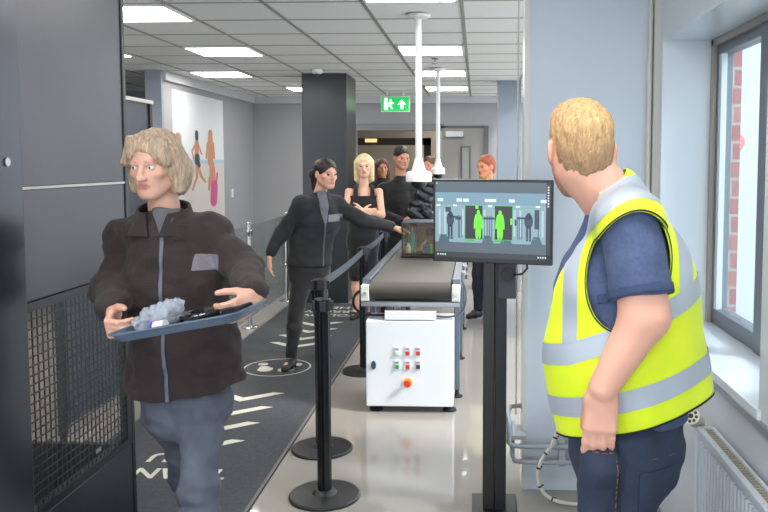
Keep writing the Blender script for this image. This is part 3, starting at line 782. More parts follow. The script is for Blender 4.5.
# conveyor
BX0, BX1, BY0, BY1, BZ = -.685, -.165, 4.93, 7.6, .85
m_belt = mat('conveyor_belt', (70,66,62), .5, bump=.05, bscale=120)
m_rail = mat('blue_grey_rail', (108,116,128), .35, metal=.6)
t = thing('belt_conveyor', (-.43,6.3,0), 'belt conveyor with a white control cabinet on its front end', 'conveyor')
r = .058; prof = [(BY0+r+math.cos(a)*r, BZ-r+math.sin(a)*r) for a in [PI/2+PI*k/14 for k in range(15)]] + [(BY1-r+math.cos(a)*r, BZ-r+math.sin(a)*r) for a in [-PI/2+PI*k/14 for k in range(15)]]
MB().prism(prof, (0,1,0), (0,0,1), (BX1-BX0,0,0), (BX0,0,0)).build('belt', m_belt, t, 'auto')
for nm, x0, x1 in (('side_rail', BX0-.058, BX0-.006), ('side_rail', BX1+.006, BX1+.058)):
    MB().box((x0,BY0+.08,BZ-.10),(x1,BY1,BZ+.012)).build(nm, m_rail, t, bevel=.004)
    MB().box((x0,BY0-.005,BZ-.12),(x1,BY0+.078,BZ-.02)).build('roller_bearing', mat('bearing_white', (214,214,208), .4), t, bevel=.004)
    xc = (x0+x1)/2; MB().cyl((xc,BY0-.012,BZ-.07),(xc,BY0-.005,BZ-.07),.012).build('bearing_bolt', m_chrome, t)
MB().box((BX0-.058,BY0+.0,BZ-.155),(BX1+.058,BY0+.04,BZ-.125)).build('cross_bar', m_alu, t, bevel=.003)
for yy in (5.02,6.35,7.5):
    for xx in (BX0-.03,BX1+.03):
        MB().box((xx-.02,yy-.02+.28*(yy<5.1),.05),(xx+.02,yy+.02+.28*(yy<5.1),BZ-.1)).build('leg', m_rail, t, bevel=.003)
        fy = yy+.28*(yy<5.1)
        MB().lathe([(.04,0),(.04,.01),(.018,.018),(.012,.05)], (xx,fy,0), 20).build('foot', m_rubber, t, 'auto')
for xx in (BX0+.03,BX1-.01):
    MB().lathe([(.045,0),(.045,.012),(.03,.02),(.012,.022),(.012,.06)], (xx,5.0,0), 20).build('foot', m_rubber, t, 'auto')
MB().box((BX0,5.2,BZ-.2),(BX1,5.3,BZ-.13)).box((BX0,6.6,BZ-.2),(BX1,6.68,BZ-.13)).build('under_tray', m_black, t)
# side fittings on the right rail
for yy, sz in ((5.35,.05),(5.7,.07),(6.1,.045),(6.5,.06)):
    MB().box((BX1+.06,yy,BZ-.06),(BX1+.085,yy+sz*2,BZ+.01)).build('side_bracket', m_alu, t, bevel=.003)
    MB().cyl((BX1+.085,yy+sz,BZ-.03),(BX1+.097,yy+sz,BZ-.03),.014).build('bracket_knob', m_blackp, t)
# cabinet
CZ0, CZ1, CY0 = .040, .605, 4.93
cbm = mat('cabinet_white', (226,231,236), .32, bump=.02, bscale=150)
cab = MB().box((-.712,CY0+.02,CZ0),(-.150,CY0+.26,CZ1)).build('control_cabinet', cbm, t, bevel=.006)
MB().box((-.712,CY0,CZ0+.003),(-.155,CY0+.018,CZ1-.003)).build('cabinet_door', cbm, cab, bevel=.005)
def on(px, py): q = P(px,py,CY0); return q.x, q.z
def button(px, py, m, nm):
    x, z = on(px, py)
    MB().cbox((x,CY0-.003,z+.012),(.034,.005,.056)).build('button_plate', m_whitep, cab, bevel=.002)
    MB().cbox((x,CY0-.009,z),(.026,.010,.026)).build(nm, m, cab, bevel=.003)
    MB().cbox((x,CY0-.0065,z+.028),(.024,.003,.012)).build('button_label', mat('label_grey', (150,152,158), .5), cab)
red = mat('button_red', (214,50,40), .35); grn = mat('button_green', (40,160,90), .35); gw = mat('button_pale_green', (196,232,214), .35); dk = mat('button_dark', (50,54,60), .4)
for px_, py_, m_, n_ in ((397.2,353,gw,'push_button'),(407.8,353,red,'push_button'),(418.2,353,red,'push_button'),(397.2,366.5,grn,'push_button'),(407.8,366.5,red,'push_button'),(418.2,366.5,dk,'push_button')): button(px_, py_, m_, n_)
x, z = on(407.8,382.5)
MB().cyl((x,CY0,z),(x,CY0-.006,z),.030).build('stop_collar', mat('stop_yellow', (245,196,40), .4), cab, 'auto')
MB().cyl((x,CY0-.006,z),(x,CY0-.03,z),.014).cyl((x,CY0-.03,z),(x,CY0-.045,z),.024,.02).build('emergency_stop', red, cab, 'auto')
x, z = on(373.6,365)
MB().prism([(.016*math.cos(a), .028*math.sin(a)) for a in [2*PI*k/20 for k in range(20)]], (1,0,0),(0,0,1),(0,-.01,0),(x,CY0,z)).build('door_lock', mat('lock_blue', (52,78,98), .4), cab)
MB().box((-.59,CY0+.0,CZ1+.004),(-.26,CY0+.05,CZ1+.062)).build('cable_trunking', mat('trunking_white', (232,234,236), .35), t, bevel=.002)
def pxp(l, Y): return [P(a, b_, Y) for a, b_ in l]
def smooth_path(pts, n=5):
    pts = [Vector(p) for p in pts]; out = []
    for i in range(len(pts)-1):
        p0 = pts[max(i-1,0)]; p1 = pts[i]; p2 = pts[i+1]; p3 = pts[min(i+2,len(pts)-1)]
        for k in range(n):
            u = k/n; out.append(.5*((2*p1)+(p2-p0)*u+(2*p0-5*p1+4*p2-p3)*u*u+(3*p1-p0-3*p2+p3)*u*u*u))
    return out+[pts[-1]]
MB().tube(smooth_path(pxp([(366,291),(360,291),(354,297),(354,306),(361,313),(372,315),(386,315)],4.97)), .009).build('cable', m_rubber, t, True)
MB().tube(smooth_path(pxp([(462,280),(466,290),(465,306),(459,314),(448,317),(435,316)],4.97)), .007).build('cable', mat('grey_cable', (90,92,98), .5), t, True)
MB().tube(smooth_path([(-.3,5.1,.055),(-.27,5.1,.015),(-.22,5.1,.008),(-.17,5.1,.02),(-.17,5.12,.055)]), .004).build('cable', m_whitep, t, True)
MB().tube(smooth_path([(-.62,5.1,.055),(-.62,5.1,.02),(-.6,5.15,.006),(-.58,5.3,.006)]), .004).build('cable', m_whitep, t, True)
MB().cbox((-.745,5.3,.37),(.012,.05,.06)).build('warning_label', mat('label_orange', (225,110,50), .5), t)

# clear box on the belt, with sample bottles
bx0, bx1, by0, by1, bz0, bz1 = -.60, -.285, 6.22, 6.55, BZ+.003, 1.13
t = thing('clear_display_box', (-.45,6.38,bz0), 'clear plastic box with black edges standing on the conveyor belt', 'box')
MB().box((bx0-.01,by0-.02,bz0),(bx1+.10,by1+.02,bz0+.022)).build('base_tray', m_blackp, t, bevel=.003)
gl = glass('clear_acrylic', (226,224,218), .04)
for nm, lo, hi in (('front_pane',(bx0,by0,bz0+.03),(bx1,by0+.005,bz1)),('back_pane',(bx0,by1-.005,bz0+.03),(bx1,by1,bz1)),('side_pane',(bx0,by0+.006,bz0+.03),(bx0+.005,by1-.006,bz1)),('side_pane',(bx1-.005,by0+.006,bz0+.03),(bx1,by1-.006,bz1))):
    MB().box(lo, hi).build(nm, gl, t)
MB().box((bx0-.003,by0-.003,bz1),(bx1+.003,by1+.003,bz1+.008)).build('lid', mat('dark_lid', (66,72,80), .25), t)
for xx in (bx0,bx1):
    for yy in (by0,by1): MB().box((xx-.004,yy-.004,bz0+.022),(xx+.004,yy+.004,bz1)).build('edge_strip', m_blackp, t)
MB().box((bx0+.10,by1-.06,bz0+.06),(bx1-.01,by1-.02,bz1-.03)).build('backing_board', mat('tan_board', (120,96,72), .7), t)
MB().cyl((bx1-.11,by1-.062,bz1-.09),(bx1-.11,by1-.075,bz1-.09),.035).build('round_dial', m_blackp, t)
def bottle(x, y, r, h, m, cap, label):
    o = thing('small_bottle', (x,y,bz0+.031), label, 'bottle', 'bottles inside the clear box')
    MB().lathe([(r*.9,0),(r,.006),(r,h*.68),(r*.4,h*.82),(r*.4,h*.86)], (x,y,bz0+.031), 20).build('body', m, o, 'auto')
    MB().lathe([(r*.48,0),(r*.48,h*.14)], (x,y,bz0+.031+h*.86), 16).build('cap', cap, o)
bottle(bx0+.07,by0+.08,.028,.21, mat('teal_bottle', (60,140,120), .3), mat('cap_pink', (200,90,110), .4), 'tall teal bottle inside the clear box')
bottle(bx0+.045,by0+.05,.022,.08, mat('cream_bottle', (214,205,185), .4), m_whitep, 'short cream bottle in the front corner of the clear box')
for k, (m_, nm) in enumerate(((mat('can_blue', (60,90,140), .35),'blue'),(mat('can_green', (110,170,60), .35),'green'),(mat('can_yellow', (205,205,50), .35),'yellow'))):
    x = bx1-.125+.05*k; o = MB().box((x-.024,by0+.03,bz0+.03),(x+.024,by0+.09,bz0+.10)).build('carton', m_, bevel=.003); tag(o, nm+' carton in the row of three at the front of the clear box', 'carton', 'cartons inside the clear box')
b = MB()
for k in range(4): b.cyl((bx0+.09+.02*k,by0+.06+.02*k,bz0+.035),(bx0+.15+.01*k,by0+.10+.03*k,bz0+.09+.012*k),.006)
bb = [ (bx0+.09+.02*k,by0+.06+.02*k,bz0+.035, bx0+.15+.01*k,by0+.10+.03*k,bz0+.09+.012*k) for k in range(4)]
for k, q in enumerate(bb): tag(MB().cyl(q[:3],q[3:],.006).build('wooden_stick', mat('pale_wood', (170,140,105), .6)), 'thin pale stick leaning inside the clear box', 'stick', 'sticks inside the clear box')

# ceiling camera poles
def pole(x, y, zb, label, wf_=.088):
    t = thing('camera_pole', (x,y,zb), label, 'camera', 'white ceiling camera poles')
    MB().lathe([(.03,-.03),(.075,-.02),(.085,-.002)], (x,y,CEIL-.006), 28).build('ceiling_flange', m_whitep, t, 'auto')
    MB().cyl((x,y,zb+.13),(x,y,CEIL-.02),.0225).build('pole', m_whitep, t, 'auto')
    MB().lathe([(wf_,.0),(wf_,.055),(wf_-.006,.064),(.05,.075),(.036,.12),(.026,.16)], (x,y,zb), 32).build('mount', m_whitep, t, 'auto')
    MB().ball((x,y,zb-.004), (.055,.055,.05), 20, 12).build('dome', mat('smoked_dome', (30,30,34), .08), t, True)
pole(-.40,5.35,1.487, 'white ceiling pole holding a dome camera, nearer one over the conveyor')
pole(-.42,8.40,1.49, 'white ceiling pole holding a dome camera, farther one left of the open door', .075)
q = G(435,58,CEIL); o = thing('ceiling_sensor', (q.x,q.y,CEIL-.05), 'small grey ceiling sprinkler between the two camera poles', 'sprinkler')
MB().lathe([(.03,0),(.035,-.008)], (q.x,q.y,CEIL-.006), 16).build('plate', m_alu, o); MB().lathe([(.012,0),(.012,-.03),(.028,-.035),(.028,-.04)], (q.x,q.y,CEIL-.012), 16).build('head', m_alu, o)
q = G(317,69,CEIL); o = thing('ceiling_detector', (q.x,q.y,CEIL-.07), 'small white ceiling detector in front of the black pillar', 'detector')
MB().lathe([(.06,0),(.06,-.03),(.045,-.045)], (q.x,q.y,CEIL-.006), 20).build('housing', m_whitep, o, 'auto'); MB().lathe([(.02,0),(.018,-.02)], (q.x,q.y,CEIL-.05), 12).build('lens', m_blackp, o)
# exit sign
Y = 11.0; a, c_ = P(381.5,97,Y), P(409,111,Y); ex = thing('exit_sign', ((a.x+c_.x)/2,Y,c_.z), 'green lit emergency exit sign with a running figure and an arrow', 'sign')
m_eg = mat('exit_green', (20,170,80), .4, emit=.75); m_ew = mat('exit_white', (235,255,240), .4, emit=1.1)
MB().box((a.x-.01,Y,c_.z-.01),(c_.x+.01,Y+.05,a.z+.01)).build('casing', m_whitep, ex)
MB().box((a.x,Y-.004,c_.z),(c_.x,Y-.001,a.z)).build('face', m_eg, ex)
wd = c_.x-a.x; hh = a.z-c_.z
def E2(u, v): return (a.x+wd*u, Y-.006, c_.z+hh*v)
b = MB(); b.add([E2(*p) for p in ((.10,.08),(.22,.08),(.22,.92),(.10,.92))], [(0,1,2,3)]); b.build('door_symbol', m_ew, ex)
b = MB()
for pl in ([(.25,.60),(.33,.68),(.40,.50),(.34,.42),(.42,.14),(.36,.14),(.30,.36),(.20,.30),(.22,.40),(.28,.44)],[(.31,.72),(.36,.72),(.37,.82),(.33,.86),(.30,.80)],[(.36,.62),(.44,.50),(.46,.54),(.38,.68)]):
    b.add([E2(*p) for p in pl], [tuple(range(len(pl)))])
b.build('running_figure', m_ew, ex)
MB().add([E2(*p) for p in ((.74,.82),(.58,.44),(.69,.50),(.69,.14),(.79,.14),(.79,.50),(.90,.44))], [(0,1,2,3,4,5,6)]).build('arrow', m_ew, ex)
for u in (.2,.8): p = E2(u,1.0); MB().cyl((p[0],Y+.02,p[2]+.01),(p[0],Y+.02,CEIL-.004),.006).build('hanger', m_whitep, ex)

# pipes and cable at the foot of the partition
m_pipe = mat('grey_rail_paint', (158,163,170), .35)
rp = thing('bumper_rail', (.6,3.7,.15), 'grey tubular double bumper rail wrapped round the foot of the partition', 'rail')
MB().tube([(.249,3.86,.40),(.17,3.84,.40),(.155,3.78,.385),(.155,3.715,.37),(.157,3.70,.33),(.157,3.70,.265),(.175,3.70,.25),(.25,3.70,.247),(.84,3.70,.247)], .012, 12).build('upper_tube', m_pipe, rp, True)
MB().tube([(.175,3.74,.36),(.175,3.715,.20),(.185,3.71,.172),(.25,3.705,.168),(.84,3.705,.168)], .012, 12).build('lower_tube', m_pipe, rp, True)
MB().box((.17,3.70,.28),(.24,3.86,.30)).build('bracket', m_pipe, rp); MB().box((.40,3.70,.15),(.43,3.779,.27)).build('bracket', m_pipe, rp)
cb_ = thing('floor_cable', (.3,3.6,0), 'cream cable with black ties looping down to the floor by the partition', 'cable')
path = smooth_path([P(a_,b_,3.62) for a_, b_ in ((562,415),(557,432),(552,445),(542,459),(537.5,474),(541,489),(550,498))]+[P(565,503,3.60), P(590,505,3.60), P(640,507,3.60)])
MB().tube(path, .0085, 10).build('cable', mat('cream_cable', (206,202,190), .4), cb_, True)
for i in (7,13,18,24,31):
    d = (path[i+1]-path[i]).normalized(); MB().cyl(path[i]-d*.004, path[i]+d*.004, .0105).cbox(path[i]+Vector((.012,0,.006)), (.012,.006,.006)).build('cable_tie', m_blackp, cb_)
vw = MB().cyl((.198,3.84,.36),(.198,3.84,CEIL-.001),.004,n=8).build('vertical_wire', mat('pale_wire', (190,190,185), .4)); tag(vw, 'thin pale vertical wire beside the left edge of the partition', 'wire')

# radiator
rx0, rx1, ry0, ry1, rz0, rz1 = .782, .846, 1.55, 2.76, .12, .67
t = thing('radiator', (.8,2.2,rz0), 'white ribbed panel radiator on the wall under the window', 'radiator')
b = MB(); b.box((rx0+.012,ry0,rz0),(rx0+.02,ry1,rz1))
k = ry0+.03
while k < ry1-.03:
    b.prism([(-.011,0),(.011,0),(.007,-.011),(-.007,-.011)], (0,1,0),(1,0,0),(0,0,rz1-rz0-.06),(rx0+.012,k,rz0+.03)); k += .0333
b.build('front_panel', mat('radiator_white', (196,203,212), .3), t)
MB().box((rx0,ry0,rz1-.004),(rx0+.022,ry1,rz1+.012)).box((rx1-.012,ry0,rz1-.004),(rx1,ry1,rz1+.012)).box((rx0,ry1-.012,rz0),(rx1,ry1,rz1+.012)).box((rx0,ry0,rz0),(rx1,ry0+.012,rz1+.012)).build('casing', mat('radiator_white', (196,203,212), .3), t, bevel=.003)
MB().box((rx1-.012,ry0,rz0),(rx1,ry1,rz1-.005)).build('rear_panel', mat('radiator_white', (196,203,212), .3), t)
b = MB(); k = ry0+.02
while k < ry1-.02: b.box((rx0+.022,k,rz1-.002),(rx1-.012,k+.008,rz1+.006)); k += .02
b.build('top_grille', mat('grille_beige', (168,160,146), .5), t)
vx, vy, vz = rx0+.03, ry1+.06, rz1+.02
MB().cyl((vx,ry1,vz-.05),(vx,vy+.0,vz-.05),.012).cyl((vx,vy,0.0),(vx,vy,vz-.02),.009).build('valve_pipe', m_chrome, t, 'auto')
vh = MB(); vh.cyl((vx,vy,vz-.02),(vx-.02,vy-.03,vz+.0),.020).cyl((vx-.012,vy-.018,vz-.006),(vx-.05,vy-.07,vz+.03),.026,.031); vh.build('thermostat_head', mat('cream_plastic', (212,205,188), .4), t, 'auto')
d = Vector((-.038,-.052,.036)).normalized(); c0 = Vector((vx-.05,vy-.07,vz+.03)); q_ = d.to_track_quat('Z','Y')
b = MB()
for k in range(8):
    a_ = 2*PI*k/8; p = c0+d*.001+q_ @ Vector((.020*math.cos(a_), .020*math.sin(a_), 0)); b.cyl(p, p+d*.001, .0055, n=10)
b.cyl(c0+d*.001, c0+d*.002, .009, n=14); b.build('thermostat_slots', mat('dark_slot', (58,54,48), .6), t)
for yy in (1.7,2.6): MB().box((rx1,yy-.02,.3),(WX,yy+.02,.6)).build('wall_bracket', m_whitep, t)

# ================================================================== PEOPLE
UP = np.array([0,0,1.0])
skin = lambda nm, rgb, tone=(150,90,80): mat(nm, rgb, .5, bump=.04, bscale=300, tone=tone, var=.04, vscale=20)
m_iris = mat('iris_grey', (60,70,80), .2)

def arm(F, sh, el, wr, r, k=.02): F.cone(sh, el, r[0], r[1], k); F.cone(el, wr, r[1]*.97, r[2], k)
def leg(F, hp, kn, an, r, k=.03): F.cone(hp, kn, r[0], r[1], k); F.cone(kn, v3(kn)*.65+v3(an)*.35, r[1]*.95, r[2]*1.25, k); F.cone(v3(kn)*.65+v3(an)*.35, an, r[2]*1.25, r[2], k)
def rngs(pts, m, zmin=0.0):
    lo, hi = bounds(pts, m); lo[2] = max(lo[2], zmin-.02) if zmin is not None else lo[2]; return lo, hi
def face_tone(V, c, R, s, brow=True):
    L = (V-v3(c)) @ R / s
    t = np.zeros(len(V))
    lips = (np.abs(L[:,0]) < .024-.0*L[:,0]) & (np.abs(L[:,2]+.0615) < .011*(1-(L[:,0]/.03)**2)) & (L[:,1] > .07)
    t[lips] = .7
    if brow:
        br = (np.abs(np.abs(L[:,0])-.033) < .018) & (np.abs(L[:,2]-.0235) < .0045) & (L[:,1] > .05); t[br] = .40
    return t

def make_body(person, J, m, h, armr, legr, hands, tone_fn=None, male=False, hs=1.0):
    pts = [J[k] for k in ('head','pelvis','elR','elL','wrR','wrL','anR','anL','shR','shL')]
    lo, hi = rngs(pts, .24)
    F = Field(lo, hi, h); R = J['HR']; c = J['head']; s = J.get('hs',1.0)
    torso_sdf(F, J, J['B'], -.022)
    head_sdf(F, c, R, s, male)
    F.cone(J['neck'], to(c,R,(0,-.028,-.045),s), J.get('nr',.052)*1.08, J.get('nr',.052), .022)
    for q in 'RL':
        arm(F, J['sh'+q], J['el'+q], J['wr'+q], armr)
        leg(F, J['hip'+q], J['kn'+q], J['an'+q], legr)
        an = v3(J['an'+q]); td = unit(J['toe'+q])
        F.cone(an+np.array([0,0,-.02]), an+td*.13+np.array([0,0,-.045]), .035, .026, .02)
    for a in hands: hand_sdf(F, **a)
    V, Q = F.mesh(); V = relax(V, Q, 1, .3)
    tone = face_tone(V, c, R, s)
    if tone_fn: tone = np.maximum(tone, tone_fn(V))
    return mk('body', V, Q, m, person, smooth=True, tone=tone)

def make_top(person, name, J, m, h, infl, slr, hem, hemn=(0,0,-1), sleeve_end=1.0, amp=.006, neck_r=None, extra=None, seed=0, wsc=9, cuts=(), short=False):
    pts = [J[k] for k in ('pelvis','elR','elL','shR','shL','upper')]+([] if short else [J['wrR'],J['wrL']])
    lo, hi = bounds(pts, .26)
    F = Field(lo, hi, h); torso_sdf(F, J, J['B'], infl)
    if neck_r: F.cone(v3(J['neck'])-(.03 if short else .05)*UP, v3(J['neck'])-.11*UP, neck_r, .085+infl, .03)
    if neck_r:
        for q in 'RL': F.cone(v3(J['neck'])-.085*UP, J['sh'+q], .058+infl, .050+infl, .03)
    if extra: extra(F)
    F.plane(hem, hemn)
    if neck_r: F.plane(v3(J['neck'])+J.get('ncut',-.022)*UP, J['B'][:,1]*-.25+UP, .006)
    if short:
        G2 = Field(lo, hi, h)
        for q in 'RL':
            e = v3(J['sh'+q])+(v3(J['el'+q])-v3(J['sh'+q]))*sleeve_end
            d = unit(v3(J['el'+q])-v3(J['sh'+q]))
            G3 = Field(lo, hi, h); G3.cone(v3(J['sh'+q]), e+d*.1, slr[0], slr[1], .02); G3.plane(e, d, .004)
            G2.D = np.minimum(G2.D, G3.D)
        a, b = F.D, G2.D; hh = np.clip(.02-np.abs(a-b), 0, None)/.02; F.D = np.minimum(a, b)-hh*hh*.005
    else:
        for q in 'RL':
            w = v3(J['wr'+q]); e = v3(J['el'+q])
            arm(F, J['sh'+q], e, e+(w-e)*sleeve_end, slr, .03)
    V, Q = F.mesh(); V = relax(V, Q, 1, .4)
    if amp: V = wrinkle(V, Q, amp, 1.0, (wsc,wsc,wsc*1.4), seed)
    return mk(name, V, Q, m, person, smooth=True), V, Q

def make_trousers(person, J, m, h, r, waist, seed=0, ankle=.04, amp=.005, infl=.012, extra=None, tilt=None):
    pts = [J[k] for k in ('pelvis','knR','knL','anR','anL','hipR','hipL')]
    lo, hi = rngs(pts, .22); F = Field(lo, hi, h)
    p = v3(J['pelvis']); w, d = J['size'][0]; fl = (J['B'][:,1], w/d)
    F.cone(p+UP*.08, p-UP*.04, w*.92+infl, w+infl, .03, fl)
    for q in 'RL': leg(F, J['hip'+q], J['kn'+q], v3(J['an'+q])+UP*(ankle-.03), r, .04)
    if extra: extra(F)
    F.plane(waist, tilt if tilt is not None else (0,0,1))
    V, Q = F.mesh(); V = relax(V, Q, 1, .4)
    if amp: V = wrinkle(V, Q, amp, 1.0, (9,9,16), seed)
    return mk('trousers', V, Q, m, person, smooth=True), V, Q

def make_shoes(person, J, m, h=.006, sc_=1.0):
    for q in 'RL':
        an = v3(J['an'+q]); td = unit(J['toe'+q]); td2 = v3((td[0],td[1],td[2])); 
        F = Field(an-.26, an+.26, h)
        dn = unit(np.cross(np.cross(td2, UP), td2)); dn = -dn if dn[2] > 0 else dn     # sole direction
        F.cone(an+dn*.035-td2*.03, an+dn*.042+td2*.06, .038*sc_, .040*sc_, .02)
        F.cone(an+dn*.042+td2*.06, an+dn*.052+td2*.15, .040*sc_, .028*sc_, .02)
        F.cone(an+dn*.0, an+dn*.04, .036*sc_, .04*sc_, .02)
        F.plane(an+dn*.082, dn, .004)
        V, Q = F.mesh(); o = mk('shoe', V, Q, m, person, smooth=True)
        patch('sole', V, Q, lambda P_: ((P_-an)@dn-.066), mat('shoe_sole', (40,40,42), .7), o, .003, .003)

def Jset(**k): return {a: (v3(b) if isinstance(b, Vector) else b) for a, b in k.items()}

# ---------------------------------------------------------------- man in the yellow vest
def man():
    person = thing('person', (P(620,400,2.15).x, 2.15, 0), 'man seen from behind in a yellow hi-vis vest and navy polo, hand in pocket', 'person')
    B = frame((-1,.15,0)); Yc = 2.15
    fw, rt = B[:,1], B[:,0]
    J = Jset(pelvis=P(626,428,Yc), waist=P(615,355,Yc), chest=P(620,292,Yc), upper=P(624,255,Yc), neck=P(614,206,Yc),
        head=P(580,150,2.17), shR=P(617,224,2.33), shL=P(630,226,1.965), elR=P(622,318,2.44), elL=P(645,316,1.90), wrR=P(618,372,2.40), wrL=P(603,388,1.90),
        hipR=P(628,445,2.25), hipL=P(622,445,2.05), size=[(.165,.150),(.18,.190),(.17,.165),(.13,.115)])
    J['B'] = B; J['HR'] = frame((-.16,.98,-.12)); J['hs'] = 1.11; J['nr'] = .072
    for q, y in (('R',2.27),('L',2.03)):
        J['kn'+q] = np.array([P(622,500,y)[0]-.02, y, .50]); J['an'+q] = np.array([P(625,500,y)[0]+.0, y, .10]); J['toe'+q] = np.array([-1,.1,-.12])
    sk = skin('skin_fair_man', (228,172,150), (165,108,84))
    c, R, s = J['head'], J['HR'], J['hs']
    def beard(V):
        L = (V-v3(c)) @ R / s
        f = np.clip((L[:,1]+.030+ .35*(L[:,2]+.05))/.02, 0, 1)*np.clip((-.020-L[:,2])/.02, 0, 1)*np.clip((L[:,2]+.135)/.02,0,1)
        ear = (np.abs(L[:,0]) > .070)*.25*(L[:,2] > -.05)*(L[:,2] < .04)
        return np.maximum(f*.75, ear)
    make_body(person, J, sk, .005, (.066,.060,.036), (.09,.06,.042),
        [dict(w=P(603,390,1.905), d=(-.06,.03,-1), n=(.15,1,.0), side=-1, curl=.26, s=1.10, spread=.03, thumbdir=(-.12,.6,-.8)),
         dict(w=P(618,372,2.40), d=(-.1,0,-1), n=(0,-1,0), side=1, curl=.4, s=1.05)], beard)
    eyes(person, c, R, s, m_iris)
    # short blond hair
    def hb(F, T):
        F.ell(T((0,-.015,.042)), np.array((.0765,.0965,.0815))*s, R, .01)
        F.ell(T((0,.02,.085)), np.array((.058,.060,.040))*s, R, .03)
        F.ell(T((0,-.045,-.020)), np.array((.064,.062,.070))*s, R, .03)
        F.ell(T((0,.155,-.035)), np.array((.14,.115,.115))*s, R, .01, cut=True)
        for q in (-1,1): F.cone(T((q*.095,.0,-.012)), T((q*.075,-.012,-.085)), .034*s, .040*s, .008, cut=True)
        F.plane(T((0,-.05,-.075)), R @ np.array([0,.25,-1]), .012)
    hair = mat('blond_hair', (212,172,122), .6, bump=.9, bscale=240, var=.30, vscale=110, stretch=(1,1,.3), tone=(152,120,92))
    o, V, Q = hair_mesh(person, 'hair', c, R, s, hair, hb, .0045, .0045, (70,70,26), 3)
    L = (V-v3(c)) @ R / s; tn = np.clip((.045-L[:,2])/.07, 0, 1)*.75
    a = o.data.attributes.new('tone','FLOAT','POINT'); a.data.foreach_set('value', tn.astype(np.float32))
    # jeans
    jm = mat('dark_denim', (44,54,76), .8, bump=.25, bscale=420, var=.22, vscale=14)
    pk = P(600,446,1.945)
    def ex(F): F.cone(P(601,462,1.95), P(597,505,1.98), .056, .05, .02)
    tr, V, Q = make_trousers(person, J, jm, .006, (.105,.082,.062), v3((0,0,.985)), 5, amp=.006, infl=.010, extra=ex)
    near = lambda V: (V @ (-rt)) - float(v3(J['pelvis']) @ (-rt))
    def line(p0, p1, w):                       # strip in the side plane between two photo positions
        a0, b0 = v3(p0), v3(p1)
        def f(V):
            d = b0-a0; d[1] = 0; L = np.linalg.norm(d); d /= L; q = V-a0; q[:,1] = 0; t = q @ d; r = np.abs(q @ np.array([d[2],0,-d[0]]))
            return np.minimum(np.minimum(w-r, t), np.minimum(L-t, near(V)-.02))
        return f
    th = mat('orange_thread', (150,108,74), .7)
    for p0, p1, w in ((P(611,447,1.99),P(612,560,1.99),.0012),(P(641,452,2.0),P(640,520,2.0),.0011),(P(641,452,2.0),P(676,450,2.05),.0011),(P(585,436,1.98),P(590,446,1.96),.001),(P(590,446,1.96),P(611,447,1.96),.0012)):
        patch('stitching', V, Q, line(p0,p1,w), th, tr, .0015, .001)
    patch('side_seam', V, Q, line(P(614,436,1.99),P(616,600,1.99),.003), mat('seam_denim', (34,42,60), .8), tr, .001, .002)
    patch('back_pocket', V, Q, lambda X: np.minimum.reduce([X[:,0]-P(643,0,2.0)[0], P(679,0,2.04)[0]-X[:,0], P(0,455,2.0)[2]-X[:,2], X[:,2]-P(0,512,2.0)[2]+.02, near(X)-.03]), jm, tr, .001, .002)
    q = P(611,441,1.94); MB().ball((q.x,q.y+.012,q.z), .006).build('rivet', mat('rivet', (150,140,130), .4, metal=.8), tr, True)
    # polo shirt
    sm = mat('navy_marl_polo', (74,88,122), .85, bump=.15, bscale=500, var=.14, vscale=90)
    sh, V, Q = make_top(person, 'polo_shirt', J, sm, .006, .006, (.072,.081), v3((0,0,.925)), sleeve_end=.80, amp=.006, neck_r=.068, short=True, seed=2)
    el = v3(J['elL']); s0 = v3(J['shL']); dd = unit(el-s0); Ls = np.linalg.norm(el-s0)
    def cuff(X, a=s0, d=dd, L=Ls):
        t = (X-a)@d; r = np.linalg.norm(X-a-t[:,None]*d, axis=1); return np.minimum(np.minimum(t-L*.80+.026, .12-r), L*.80-.004-t)
    patch('sleeve_cuff', V, Q, cuff, mat('navy_rib', (56,70,104), .85, bump=.2, bscale=300), sh, .0015, .002)
    # vest
    lo, hi = bounds([J['pelvis'],J['shR'],J['shL'],J['neck']], .32); F = Field(lo, hi, .006)
    JV = dict(J); JV['size'] = [(.185,.175),(.185,.195),(.172,.172),(.13,.12)]
    torso_sdf(F, JV, B, .022); F.cone(P(640,400,2.12), P(640,285,2.13), .15, .125, .08, (fw,1.05)); F.cone(P(680,390,2.10), P(655,300,2.14), .065, .07, .08); F.cone(P(621,186,2.15), P(626,232,2.15), .050, .085, .05)
    F.cone(v3(J['neck'])-.02*UP, v3(J['neck'])-.1*UP, .088, .13, .04)
    for q in 'LR': F.cone(v3(J['neck'])-.035*UP, v3(J['sh'+q])+.012*UP, .080, .080, .04)
    V, Q = F.mesh(); V = relax(V, Q, 2, .5); V = wrinkle(V, Q, .007, 1.0, (7,7,5), 8)
    T = tri(Q)
    lat = lambda X: (X-v3(J['pelvis'])) @ (-rt)       # + toward the camera
    fwd = lambda X: (X-v3(J['waist'])) @ fw
    ah = v3(P(629,270,1.97))
    arm_e = lambda X: np.sqrt(((X-ah)@fw/.106)**2+((X[:,2]-ah[2]+.28*((X-ah)@fw))/.150)**2)
    n_ax = v3(J['neck']); 
    def neckf(X):
        q = X-n_ax; q = q-np.outer(q@unit((-.45,0,1)), unit((-.45,0,1))); return np.linalg.norm(q, axis=1)-.070
    A0, A1 = v3(P(568,441,2.0)), v3(P(712,388,2.10)); sl = (A1[2]-A0[2])/(A1[0]-A0[0])
    hemf = lambda X: X[:,2]-(A0[2]+sl*(X[:,0]-A0[0]))
    openf = lambda X: np.where(fwd(X) > .05, np.abs(lat(X))-np.clip(.105+.15*np.clip(X[:,2]-1.35,0,1),0,.2), .05)
    armf = lambda X: np.where(np.abs(lat(X)) > .075, (arm_e(X)-1)*.1, .05)
    keep = lambda X: np.minimum.reduce([neckf(X), hemf(X), openf(X), armf(X)])
    V0, T0 = V, T
